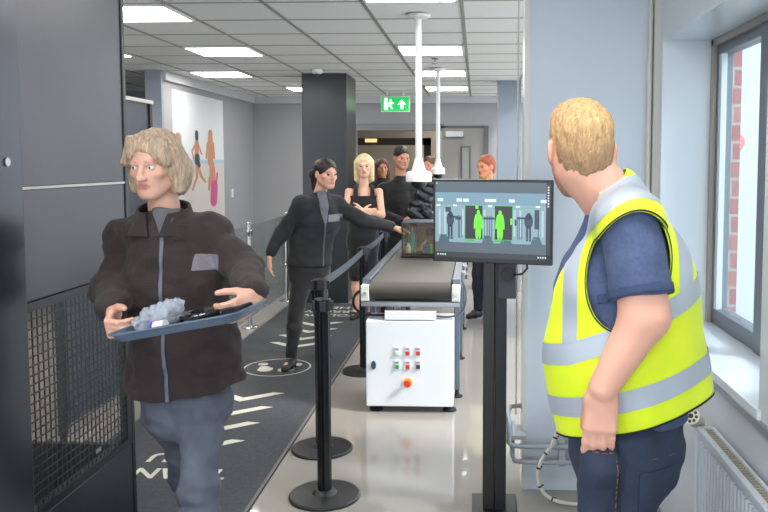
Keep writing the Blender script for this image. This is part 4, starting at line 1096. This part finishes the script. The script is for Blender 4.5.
    yel = mat('hivis_yellow', (218,238,24), .6, bump=.1, bscale=350, ecol=None, sheen=.2)
    V2, T2 = clip(V, T, keep(V))
    ves = mk('hivis_vest', V2, T2, yel, person, smooth=True); md = ves.modifiers.new('solid','SOLIDIFY'); md.thickness = .003; md.offset = -1
    N = normals(V2, T2)
    def vpatch(nm, f, m, off=.0018):
        a, b = clip(V2+N*off, T2, f(V2))
        if len(b): o = mk(nm, a, b, m, ves, smooth=True)
    silver = mat('reflective_silver', (176,186,198), .42, metal=.25, bump=.15, bscale=500)
    bz1 = hemf
    vpatch('reflective_band', lambda X: .028-np.abs(hemf(X)-.088), silver)
    vpatch('reflective_band', lambda X: np.minimum(.028-np.abs(hemf(X)-.232-.2*np.clip(X[:,0]-A0[0],0,None)), .05), silver)
    arm2 = lambda X: (np.sqrt(((X-ah)@fw/.106)**2+(np.clip(X[:,2]-ah[2]+.28*((X-ah)@fw),0,None)/.150)**2)-1)*.106
    vpatch('shoulder_band', lambda X: np.minimum.reduce([.019-np.abs(arm2(X)-.040), hemf(X)-.258-.2*np.clip(X[:,0]-A0[0],0,None), lat(X)-.01]), silver)
    vpatch('shoulder_band', lambda X: np.minimum.reduce([.024-np.abs(-lat(X)-.108), hemf(X)-.26]), silver)
    blk = mat('black_piping', (26,30,26), .8)
    vpatch('hem_piping', lambda X: np.minimum(.006-hemf(X), openf(X)+.02), blk, .003)
    vpatch('armhole_piping', lambda X: np.where(lat(X) > .07, .0035-(arm_e(X)-1)*.12, -.01), blk, .003)
    # white inner collar
    patch('collar', V0, Q, lambda X: np.minimum.reduce([.010-np.abs(neckf(X)+.012), fwd(X)-.0, X[:,2]-n_ax[2]+.12]), mat('white_rib', (220,222,228), .8), sh, -.004, .004)
    make_shoes(person, J, mat('brown_shoe', (60,46,38), .5))
man()

# ---------------------------------------------------------------- woman with the tray
fleece_b = mat('brown_black_fleece', (56,45,45), .95, bump=.5, bscale=230, var=.14, vscale=25, sheen=.08)
grey_zip = mat('zip_grey', (96,104,116), .5)
badge_m = mat('badge_grey', (122,118,128), .7, var=.12, vscale=160)
def woman_tray():
    Y = 2.75
    person = thing('person', (P(190,400,Y).x, Y, 0), 'woman with blond-grey hair in a dark brown fleece and blue-grey jeans carrying a tray', 'person')
    B = frame((.08,-1,0)); fw, rt = B[:,1], B[:,0]
    J = Jset(pelvis=P(186,392,Y), waist=P(184,335,Y), chest=P(175,282,Y), upper=P(168,252,Y+.01), neck=P(164,206,Y),
        head=P(155,165,2.70), shR=P(129,238,2.80), shL=P(207,235,2.78), elR=P(111,285,2.72), elL=P(245,268,2.70), wrR=P(114,312,2.50), wrL=P(256,296,2.46),
        hipR=P(170,400,2.78), hipL=P(204,402,2.74), size=[(.172,.125),(.150,.115),(.155,.115),(.115,.085)])
    J['B'] = B; J['HR'] = frame((-.16,-1,-.16)); J['hs'] = 1.0; J['nr'] = .050
    J['knR'] = np.array([P(190,470,2.95)[0], 2.92, .49]); J['anR'] = np.array([P(190,470,3.2)[0], 3.22, .16]); J['toeR'] = np.array([.0,-.8,-.6])
    J['knL'] = np.array([P(201,470,2.60)[0], 2.58, .50]); J['anL'] = np.array([P(207,470,2.55)[0], 2.52, .09]); J['toeL'] = np.array([.1,-1,0.0])
    sk = skin('skin_woman', (222,172,150), (176,96,92)); c, R, s = J['head'], J['HR'], 1.0
    make_body(person, J, sk, .005, (.046,.040,.026), (.078,.052,.036),
        [dict(w=P(115,314,2.49), d=(.18,-.75,-.28), n=(1,.15,.05), side=1, curl=1.05, s=1.0, thumb=.8, thumbdir=(.6,-.5,.35)),
         dict(w=P(256,298,2.45), d=(-.35,-.75,-.25), n=(-1,.25,-.25), side=-1, curl=1.0, s=1.0, thumb=.8, thumbdir=(-.75,-.35,.25))])
    eyes(person, c, R, s, m_iris)
    def hb(F, T):
        F.ell(T((0,-.020,.040)), np.array((.085,.104,.088))*s, R, .01)
        for q in (-1,1):
            F.cone(T((q*.070,.005,.04)), T((q*.078,-.005,-.080)), .030*s, .024*s, .03)
            F.cone(T((q*.045,.052,.088)), T((q*.078,.05,.02)), .024*s, .018*s, .02)
        F.cone(T((-.05,-.06,-.03)), T((.05,-.06,-.03)), .055, .055, .04); F.cone(T((-.045,-.065,-.08)), T((.045,-.065,-.08)), .040, .040, .03)
        F.ell(T((0,.125,-.030)), np.array((.062,.115,.098))*s, R, .01, cut=True)
    hair = mat('ash_blond_hair', (198,172,146), .55, bump=.9, bscale=200, var=.32, vscale=95, stretch=(1.2,1.2,.22))
    hair_mesh(person, 'hair', c, R, s, hair, hb, .0045, .006, (55,55,12), 11)
    jm = mat('grey_blue_denim', (92,97,110), .85, bump=.25, bscale=420, var=.24, vscale=10, stretch=(1,1,.5))
    tr, V, Q = make_trousers(person, J, jm, .006, (.084,.066,.060), v3((0,0,.98)), 3, amp=.016, infl=-.010)
    def ex(F): F.cone(P(186,372,Y+.01), P(186,350,Y+.01), .212, .19, .04, (fw,1.45))
    jk, V, Q = make_top(person, 'fleece_jacket', J, fleece_b, .006, .026, (.066,.061,.052), v3(P(186,401,2.60)), hemn=(.10,.12,-1), amp=.017, neck_r=.070, sleeve_end=.88, seed=4, extra=ex, wsc=9)
    lat = lambda X: (X-v3(J['upper']))@rt; fd = lambda X: (X-v3(J['upper']))@fw
    zc = lambda X: lat(X)+.020+.05*(X[:,2]-1.3)*-1*0
    patch('zip', V, Q, lambda X: np.minimum.reduce([.0065-np.abs(zc(X)+.04*np.clip(1.25-X[:,2],0,1)), fd(X)]), grey_zip, jk, .0015, .003)
    patch('undershirt', V, Q, lambda X: np.minimum(np.clip(.40*(X[:,2]-1.345),0,.05)-np.abs(zc(X)), np.minimum(fd(X), X[:,2]-1.345)), mat('grey_top', (98,98,106), .8, bump=.2, bscale=200), jk, .003, .003)
    q0, q1 = P(187,257,2.6), P(212,273,2.6)
    patch('chest_badge', V, Q, lambda X: np.minimum.reduce([X[:,0]-q0.x, q1.x-X[:,0], q0.z-X[:,2], X[:,2]-q1.z, fd(X)]), badge_m, jk, .0015, .002)
    # stand collar, open in front
    n0 = v3(J['neck']); F = Field(n0-.2, n0+.2, .005); F.cone(n0+np.array([0,.01,.045]), n0+np.array([0,0,-.13]), .070, .135, .01)
    V, Q = F.mesh(); T = tri(Q)
    g = lambda X: np.minimum.reduce([n0[2]+-.002+.25*((X-n0)@(-fw))-X[:,2], X[:,2]-n0[2]+.10-.0*X[:,2], np.where((X-n0)@fw > 0, np.abs((X-n0)@rt)-np.clip(.042+.25*(X[:,2]-n0[2]), .012, .1), .05)])
    V, T = clip(V, T, g(V)); o = mk('collar', V, T, fleece_b, jk, smooth=True); md = o.modifiers.new('solid','SOLIDIFY'); md.thickness = .007; md.offset = 0
    make_shoes(person, J, mat('dark_shoe', (34,34,38), .5))
    # the tray, held: a thing of its own
    A = P(133,333,2.40); Bq = P(258,311,2.36); xd = (Bq-A); Lx = xd.length; xd.normalize(); yd = Vector((-xd.y, xd.x, 0)).normalized(); zd = xd.cross(yd); wd_ = .27
    M = Matrix(((xd.x,yd.x,zd.x,A.x),(xd.y,yd.y,zd.y,A.y),(xd.z,yd.z,zd.z,A.z),(0,0,0,1))) @ Matrix.Translation((0,-.16,0))
    t = thing('security_tray', tuple(M @ Vector((Lx/2, wd_/2, 0))), 'shallow blue-grey plastic tray carried by the woman in brown fleece', 'tray')
    def rr(x0,y0,x1,y1,r,z,n=6):
        out = []
        for cx_,cy_,a0 in ((x1-r,y0+r,-PI/2),(x1-r,y1-r,0),(x0+r,y1-r,PI/2),(x0+r,y0+r,PI)):
            for k in range(n+1): a = a0+PI/2*k/n; out.append(M @ Vector((cx_+r*math.cos(a), cy_+r*math.sin(a), z)))
        return out
    rings = [rr(.02,.02,Lx-.02,wd_-.02,.04,-.004), rr(.01,.01,Lx-.01,wd_-.01,.05,.006), rr(0,0,Lx,wd_,.055,.024), rr(-.006,-.006,Lx+.006,wd_+.006,.06,.026), rr(-.006,-.006,Lx+.006,wd_+.006,.06,.021), rr(.004,.004,Lx-.004,wd_-.004,.05,.018),
             rr(.006,.006,Lx-.006,wd_-.006,.05,.024), rr(.016,.016,Lx-.016,wd_-.016,.045,.008), rr(.024,.024,Lx-.024,wd_-.024,.04,.002)]
    rings = [rings[0],rings[1],rings[5],rings[4],rings[3],rings[6],rings[7],rings[8]]
    b = MB(); n = len(rings[0])
    vs = [v for r_ in rings for v in r_]; fs = [tuple(range(n))[::-1], tuple(range((len(rings)-1)*n, len(rings)*n))]
    for i in range(len(rings)-1): fs += [(i*n+k, i*n+(k+1)%n, (i+1)*n+(k+1)%n, (i+1)*n+k) for k in range(n)]
    b.add(vs, fs).build('tray_body', mat('tray_blue_grey', (92,108,128), .4), t, 'auto')
    def L_(x, y, z): return M @ Vector((x*Lx, y*wd_, z))
    # crumpled clear bag
    F = Field(v3(L_(.24,.5,.04))-.16, v3(L_(.24,.5,.04))+.16, .005)
    for (x,y,z,r) in ((.14,.45,.028,.026),(.22,.5,.036,.034),(.30,.45,.045,.034),(.36,.55,.055,.030),(.42,.5,.062,.020),(.28,.7,.04,.03),(.18,.7,.03,.022)): F.ell(L_(x,y,z), (r*1.3,r,r*.9), None, .02)
    V, Q = F.mesh(); V = wrinkle(V, Q, .014, 1.0, (50,30,50), 2)
    o = mk('plastic_bag', V, Q, mat('clear_plastic_film', (206,214,226), .15, bump=.9, bscale=60, alpha=.5), smooth=True); tag(o, 'crumpled clear plastic bag at the left end of the carried tray', 'bag')
    o = thing('small_bottle', tuple(L_(.36,.16,.004)), 'small white bottle with a purple band on the carried tray', 'bottle')
    a, b2 = L_(.33,.14,.022), L_(.44,.12,.022)
    MB().cyl(a, b2, .017).build('bottle_body', m_whitep, o, 'auto'); MB().cyl(a+(a-b2)*.02, a+(b2-a)*.22, .0185).build('band', mat('purple_band', (98,74,178), .4), o, 'auto')
    # keys on a ring
    o = thing('key_bunch', tuple(L_(.53,.4,.004)), 'bunch of silver keys on a ring in the middle of the carried tray', 'keys')
    c0 = L_(.53,.45,.02); MB().tube([c0+Vector((.018*math.cos(a),.018*math.sin(a),.004*math.sin(2*a))) for a in [2*PI*k/20 for k in range(21)]], .0018).build('ring', m_chrome, o, True)
    for k in range(6):
        a = k*1.05+.3; d = Vector((math.cos(a), math.sin(a)*.8, .10+.08*(k % 3))).normalized(); p = c0+d*.02; s_ = d.cross(Vector((0,0,1))).normalized(); u = s_.cross(d)
        pl = [(0,-.010),(.014,-.012),(.02,-.004),(.05,-.004),(.053,0),(.05,.003),(.044,.001),(.04,.004),(.034,.001),(.03,.004),(.02,.004),(.014,.012),(0,.010)]
        MB().prism(pl, d, s_, u*.002, p).build('key', m_chrome if k % 3 else mat('brass', (170,150,90), .3, metal=.9), o)
    b = MB(); c1 = L_(.47,.5,.018)
    pts = smooth_path([L_(.44,.4,.012),L_(.48,.7,.03),L_(.55,.6,.035),L_(.60,.75,.02),L_(.66,.5,.025),L_(.58,.35,.02),L_(.5,.3,.028),L_(.62,.3,.02),L_(.70,.55,.022)], 6)
    tag(b.tube(pts, .006).build('black_strap', m_rubber, None, True), 'coiled black strap lying around the keys on the carried tray', 'strap')
    q = MB(); Mp = M @ Matrix.Translation((.70*Lx, .22*wd_, .006)) @ Matrix.Rotation(.12, 4, 'Z')
    ph = MB().box((0-.045,-.035,0),(.105,.035,.009), Mp).build('mobile_phone', mat('phone_blue', (38,66,140), .25), bevel=.003); tag(ph, 'dark blue mobile phone lying flat on the carried tray', 'phone')
    MB().box((-.040,-.031,.0092),(.100,.031,.0096), Mp).build('screen', mat('phone_screen', (14,16,26), .1), ph)
    Mw = M @ Matrix.Translation((.80*Lx, .66*wd_, .006)) @ Matrix.Rotation(-.2, 4, 'Z')
    tag(MB().box((-.05,-.035,0),(.05,.035,.022), Mw).build('wallet', mat('black_leather', (24,24,28), .5, bump=.3, bscale=200), bevel=.005), 'black wallet near the right end of the carried tray', 'wallet')
    Mw = M @ Matrix.Translation((.64*Lx, .74*wd_, .006)) @ Matrix.Rotation(.3, 4, 'Z')
    tag(MB().box((-.045,-.02,0),(.045,.02,.03), Mw).build('glasses_case', mat('dark_case', (38,38,44), .35), bevel=.008), 'dark glasses case behind the phone on the carried tray', 'case')
woman_tray()

# ---------------------------------------------------------------- people further back
fleece_k = mat('black_fleece', (38,38,41), .95, bump=.4, bscale=200, var=.12, vscale=20, sheen=.06)
black_cloth = mat('black_cloth', (20,20,23), .85, bump=.2, bscale=200, sheen=.2)
def standing(label, J, h, skm, hands, top, trousers, shoes, hairfn=None, hairm=None, armr=(.044,.037,.025), legr=(.074,.050,.034), group=None, strands=(40,40,10)):
    x, y = J['pelvis'][0], J['pelvis'][1]
    person = thing('person', (x,y,0), label, 'person')
    make_body(person, J, skm, h, armr, legr, hands); eyes(person, J['head'], J['HR'], J.get('hs',1.0), m_iris, True)
    if hairfn: hair_mesh(person, 'hair', J['head'], J['HR'], J.get('hs',1.0), hairm, lambda F, T: hairfn(F, T, J['HR'], J.get('hs',1.0)), .007, .004, strands, 5)
    res = {}
    if top: res['top'] = top(person)
    if trousers: res['tr'] = trousers(person)
    if shoes: make_shoes(person, J, shoes, .008)
    return person, res
def hair_tied(F, T, R, s):
    F.ell(T((0,-.018,.040)), np.array((.083,.102,.086))*s, R, .01)
    F.ell(T((0,.125,-.030)), np.array((.075,.105,.098))*s, R, .01, cut=True)
    F.cone(T((0,-.115,.03)), T((0,-.155,-.02)), .030*s, .036*s, .02); F.cone(T((0,-.155,-.02)), T((0,-.150,-.14)), .036*s, .016*s, .02)
def hair_long(F, T, R, s):
    F.ell(T((0,-.020,.040)), np.array((.088,.104,.088))*s, R, .01)
    for q in (-1,1): F.cone(T((q*.07,-.01,.03)), T((q*.080,-.01,-.14)), .034*s, .024*s, .03)
    F.cone(T((-.04,-.06,-.03)), T((-.04,-.06,-.15)), .05, .04, .04); F.cone(T((.04,-.06,-.03)), T((.04,-.06,-.15)), .05, .04, .04)
    F.ell(T((0,.125,-.030)), np.array((.066,.112,.100))*s, R, .01, cut=True)
def hair_short(F, T, R, s):
    F.ell(T((0,-.018,.044)), np.array((.080,.099,.084))*s, R, .01)
    F.ell(T((0,-.05,-.02)), np.array((.066,.06,.065))*s, R, .03)
    F.ell(T((0,.13,-.025)), np.array((.10,.100,.100))*s, R, .01, cut=True)

# woman in the black jacket reaching over the belt
Y = 6.1
B = frame((.50,-.85,0)); fw, rt = B[:,1], B[:,0]
J = Jset(pelvis=P(309,264,Y), waist=P(312,241,Y), chest=P(318,221,Y), upper=P(319,211,Y), neck=P(320,194,Y), head=P(326,174,6.08),
    shR=P(302,205,6.0), shL=P(335,205,6.2), elR=P(282,233,6.0), elL=P(362,220,6.25), wrR=P(270,254,5.92), wrL=P(393,228,6.30),
    hipR=P(303,270,6.05), hipL=P(316,270,6.18), knR=P(296,312,6.0), knL=P(321,310,6.3), anR=P(291,357,6.0), anL=P(323,345,6.45), toeR=np.array([-.1,-1,-.05]), toeL=np.array([.5,-.85,-.1]),
    size=[(.158,.118),(.135,.105),(.145,.110),(.105,.085)])
J['B'] = B; J['HR'] = frame((.72,-.68,-.10)); J['nr'] = .046; J['ncut'] = .012
def top(p):
    o, V, Q = make_top(p, 'zip_jacket', J, fleece_k, .008, .022, (.066,.058,.045), v3(P(312,268,5.95)), amp=.010, neck_r=.066, sleeve_end=.92, seed=6, wsc=8)
    lat = lambda X: (X-v3(J['upper']))@rt; fd = lambda X: (X-v3(J['upper']))@fw
    patch('zip', V, Q, lambda X: np.minimum.reduce([.006-np.abs(lat(X)), fd(X), P(0,262,Y)[2]*0+2-X[:,2]]), mat('zip_dark', (84,86,94), .5), o, .002, .003)
    patch('undershirt', V, Q, lambda X: np.minimum.reduce([np.clip(.012+.18*(X[:,2]-P(320,222,6.1).z),0,.035)-np.abs(lat(X)), fd(X), X[:,2]-P(320,222,6.1).z]), mat('grey_top', (98,98,106), .8), o, .003, .003)
    q0, q1 = P(328,215,6.0), P(339,222,6.0)
    patch('chest_badge', V, Q, lambda X: np.minimum.reduce([X[:,0]-q0.x, q1.x-X[:,0], q0.z-X[:,2], X[:,2]-q1.z, fd(X)]), badge_m, o, .002, .002)
    return o
standing('woman with a dark ponytail and black zip jacket reaching towards the clear box', J, .008, skin('skin_far', (214,162,138)),
    [dict(w=P(393,228,6.30), d=(1,.1,-.12), n=(0,.1,-1), side=-1, curl=.35, s=.98), dict(w=P(270,255,5.92), d=(-.1,-.1,-1), n=(1,.2,0), side=1, curl=.4, s=.95)],
    top, lambda p: make_trousers(p, J, black_cloth, .008, (.088,.062,.045), v3(P(312,258,Y)), 2, amp=.006), mat('black_shoe', (24,24,26), .5), hair_tied, mat('dark_brown_hair', (36,26,24), .45, bump=.6, bscale=120))

# blond woman in the black tank top
Y = 8.0
B = frame((.15,-1,0)); fw2, rt2 = B[:,1], B[:,0]
J2 = Jset(pelvis=P(363,236,Y), waist=P(364,222,Y), chest=P(364,207,Y), upper=P(364,199,Y), neck=P(364,183,Y), head=P(364,166,7.97),
    shR=P(349,192,Y), shL=P(379,192,Y), elR=P(346,214,7.9), elL=P(382,215,7.9), wrR=P(362,212,7.75), wrL=P(362,211,7.8),
    hipR=P(356,242,Y), hipL=P(370,242,Y), knR=P(356,275,7.95), knL=P(371,275,8.0), anR=P(356,311,8.0), anL=P(371,311,8.05), toeR=np.array([-.1,-1,0]), toeL=np.array([.2,-1,0]),
    size=[(.158,.115),(.125,.095),(.140,.105),(.105,.080)])
J2['B'] = B; J2['HR'] = frame((.1,-1,-.08)); J2['nr'] = .044
def tank(p):
    o, V, Q = make_top(p, 't', J2, black_cloth, .008, .006, (.05,.05), v3((0,0,P(0,262,8.0).z)), hemn=(0,0,-1), amp=.003, short=True, sleeve_end=.02)
    bpy.data.objects.remove(o)
    lat = lambda X: np.abs((X-v3(J2['neck']))@rt2); zt = P(364,188,8.0).z
    f = lambda X: np.minimum(np.maximum(P(0,195,8.0).z-X[:,2], np.minimum(.022-np.abs(lat(X)-.085), zt+.05-X[:,2])), .145-lat(X)+np.clip(1.25-X[:,2],0,1)*2)
    V2, T2 = clip(V+normals(V,Q)*.002, tri(Q), f(V)); o = mk('tank_top_dress', V2, T2, black_cloth, p, smooth=True); md = o.modifiers.new('solid','SOLIDIFY'); md.thickness = .004; md.offset = 1
    return o
standing('woman with long pale blond hair and black tank top, arms folded', J2, .008, skin('skin_far2', (226,178,152)),
    [dict(w=P(362,212,7.76), d=(1,.0,.05), n=(0,1,0), side=1, curl=.3, s=.9), dict(w=P(362,210,7.82), d=(-1,.0,.02), n=(0,1,0), side=-1, curl=.3, s=.9)],
    tank, lambda p: make_trousers(p, J2, black_cloth, .008, (.088,.066,.06), v3(P(364,232,Y)), 2, amp=.004, ankle=.62), mat('black_shoe', (24,24,26), .5), hair_long, mat('pale_blond_hair', (226,206,160), .5, bump=.5, bscale=110, var=.12, vscale=60), armr=(.040,.034,.023))

# man in black behind the conveyor holding a quilted jacket
Y = 8.5
B = frame((.35,-.94,0))
J3 = Jset(pelvis=P(398,236,Y), waist=P(398,220,Y), chest=P(399,203,Y), upper=P(399,194,Y), neck=P(400,178,Y), head=P(402,158,8.45),
    shR=P(384,190,8.42), shL=P(414,190,8.55), elR=P(382,214,8.4), elL=P(419,212,8.35), wrR=P(404,222,8.2), wrL=P(425,214,8.15),
    hipR=P(391,244,Y), hipL=P(405,244,Y), knR=P(391,272,Y), knL=P(406,272,Y), anR=P(391,301,Y), anL=P(406,301,Y), toeR=np.array([-.1,-1,0]), toeL=np.array([.2,-1,0]),
    size=[(.17,.13),(.165,.13),(.165,.125),(.12,.095)])
J3['B'] = B; J3['HR'] = frame((.45,-.85,-.12)); J3['hs'] = 1.05; J3['nr'] = .056; J3['ncut'] = .02
standing('dark-haired man in black behind the conveyor, half hidden by the white camera pole', J3, .009, skin('skin_far3', (196,140,116)),
    [dict(w=P(425,214,8.15), d=(.7,-.4,.1), n=(0,.3,-1), side=-1, curl=.7, s=1.0), dict(w=P(404,222,8.2), d=(1,-.1,.1), n=(0,1,0), side=1, curl=.5, s=1.0)],
    lambda p: make_top(p, 'black_jacket', J3, black_cloth, .009, .02, (.066,.060,.044), v3((0,0,P(0,246,Y).z)), amp=.008, neck_r=.07, sleeve_end=.92, seed=9),
    lambda p: make_trousers(p, J3, black_cloth, .009, (.092,.068,.052), v3((0,0,P(0,236,Y).z)), 2, amp=.005), mat('black_shoe', (24,24,26), .5), hair_short, mat('dark_brown_hair', (36,26,24), .45, bump=.6, bscale=120))
# quilted jacket in his arms: stacked puffs
F = Field(v3(P(424,205,7.95))-.34, v3(P(424,205,7.95))+.34, .009)
for k, (a, b_) in enumerate((((410,211),(420,207)),((414,203),(428,206)),((418,194),(430,200)),((420,186),(432,192)),((424,182),(434,184)),((410,213),(424,218)),((414,222),(428,224)),((426,212),(433,220)))):
    F.cone(P(*a,7.95), P(*b_,7.98), .048, .042, .012)
V, Q = F.mesh(); V = wrinkle(V, Q, .012, 1.0, (16,16,16), 3)
tag(mk('quilted_jacket', V, Q, mat('shiny_black_nylon', (34,35,38), .25, bump=.5, bscale=30), smooth=True), 'shiny black quilted jacket bundled in the arms of the man behind the conveyor', 'jacket')

# two people partly hidden further back
def simple_person(px, hy, Y, label, skm, hairm, topm, trm, hfn=hair_short, hd=(0,-1,-.05), bd=(0,-1,0), shade=None):
    sc1 = 780/Y
    def Q_(dx, dz, dy=0): p = v3(P(px, hy, Y)); return p+np.array([dx, dy, dz])
    B = frame(bd); r = B[:,0]; f = B[:,1]
    def q(a, fwd_, z): p = v3(P(px, hy, Y)); return p+r*a+f*fwd_+UP*z
    J = dict(pelvis=q(0,-.02,-.62), waist=q(0,-.02,-.48), chest=q(0,-.02,-.36), upper=q(0,-.02,-.29), neck=q(0,-.02,-.15), head=q(0,0,0),
        shR=q(.165,-.02,-.25), shL=q(-.165,-.02,-.25), elR=q(.21,-.03,-.52), elL=q(-.21,-.03,-.52), wrR=q(.20,.10,-.72), wrL=q(-.20,.10,-.72),
        hipR=q(.08,-.02,-.72), hipL=q(-.08,-.02,-.72), knR=q(.09,.0,-1.1), knL=q(-.09,0,-1.1), toeR=f+.1*r, toeL=f-.1*r,
        size=[(.165,.12),(.145,.11),(.155,.115),(.115,.09)], ncut=.02)
    for s in 'RL':
        a = J['kn'+s].copy(); J['an'+s] = np.array([a[0], a[1], .10]); J['kn'+s][2] = (J['hip'+s][2]+.10)/2
    J['B'] = B; J['HR'] = frame(hd)
    return standing(label, J, .010, skm, [dict(w=J['wrR'], d=(0,-.2,-1), n=-r, side=1, curl=.4, s=.95), dict(w=J['wrL'], d=(0,-.2,-1), n=r, side=-1, curl=.4, s=.95)],
        lambda p: make_top(p, 'shirt', J, topm, .010, .016, (.062,.055,.042), v3((0,0,J['pelvis'][2]-.10)), amp=.006, neck_r=.064, sleeve_end=.92),
        lambda p: make_trousers(p, J, trm, .010, (.088,.064,.05), v3((0,0,J['pelvis'][2]+.02)), 2, amp=.004), mat('black_shoe', (24,24,26), .5), hfn, hairm), J
brown = mat('brown_hair', (92,58,40), .5, bump=.5, bscale=110)
simple_person(382, 168, 9.9, 'brown-haired person in dark clothes just visible between the blond woman and the man in black', skin('skin_far4', (190,132,106)), brown, black_cloth, black_cloth, hair_long, (.3,-1,0))
simple_person(429, 166, 9.7, 'brown-haired person in dark clothes behind the two white camera poles', skin('skin_far4', (190,132,106)), brown, black_cloth, black_cloth, hair_short, (-.4,-1,0))
(pp, res), JJ = simple_person(486, 167, 7.95, 'red-haired person in a pale yellow hi-vis vest standing behind the monitor', skin('skin_far5', (206,136,104)), mat('ginger_hair', (150,78,44), .5, bump=.5, bscale=110), mat('navy_work_top', (40,44,60), .85), mat('dark_navy_trousers', (28,31,44), .85), hair_short, (-.75,-.65,-.05), (-.6,-.8,0))
o, V, Q = make_top(pp, 'hivis_vest', JJ, mat('pale_hivis', (214,226,128), .7), .010, .034, (.07,.07), v3((0,0,JJ['pelvis'][2]-.08)), amp=.006, neck_r=.075, short=True, sleeve_end=.03)
patch('reflective_band', V, Q, lambda X: .025-np.abs(X[:,2]-JJ['waist'][2]), mat('reflective_silver2', (190,196,200), .45), o, .002, .002)
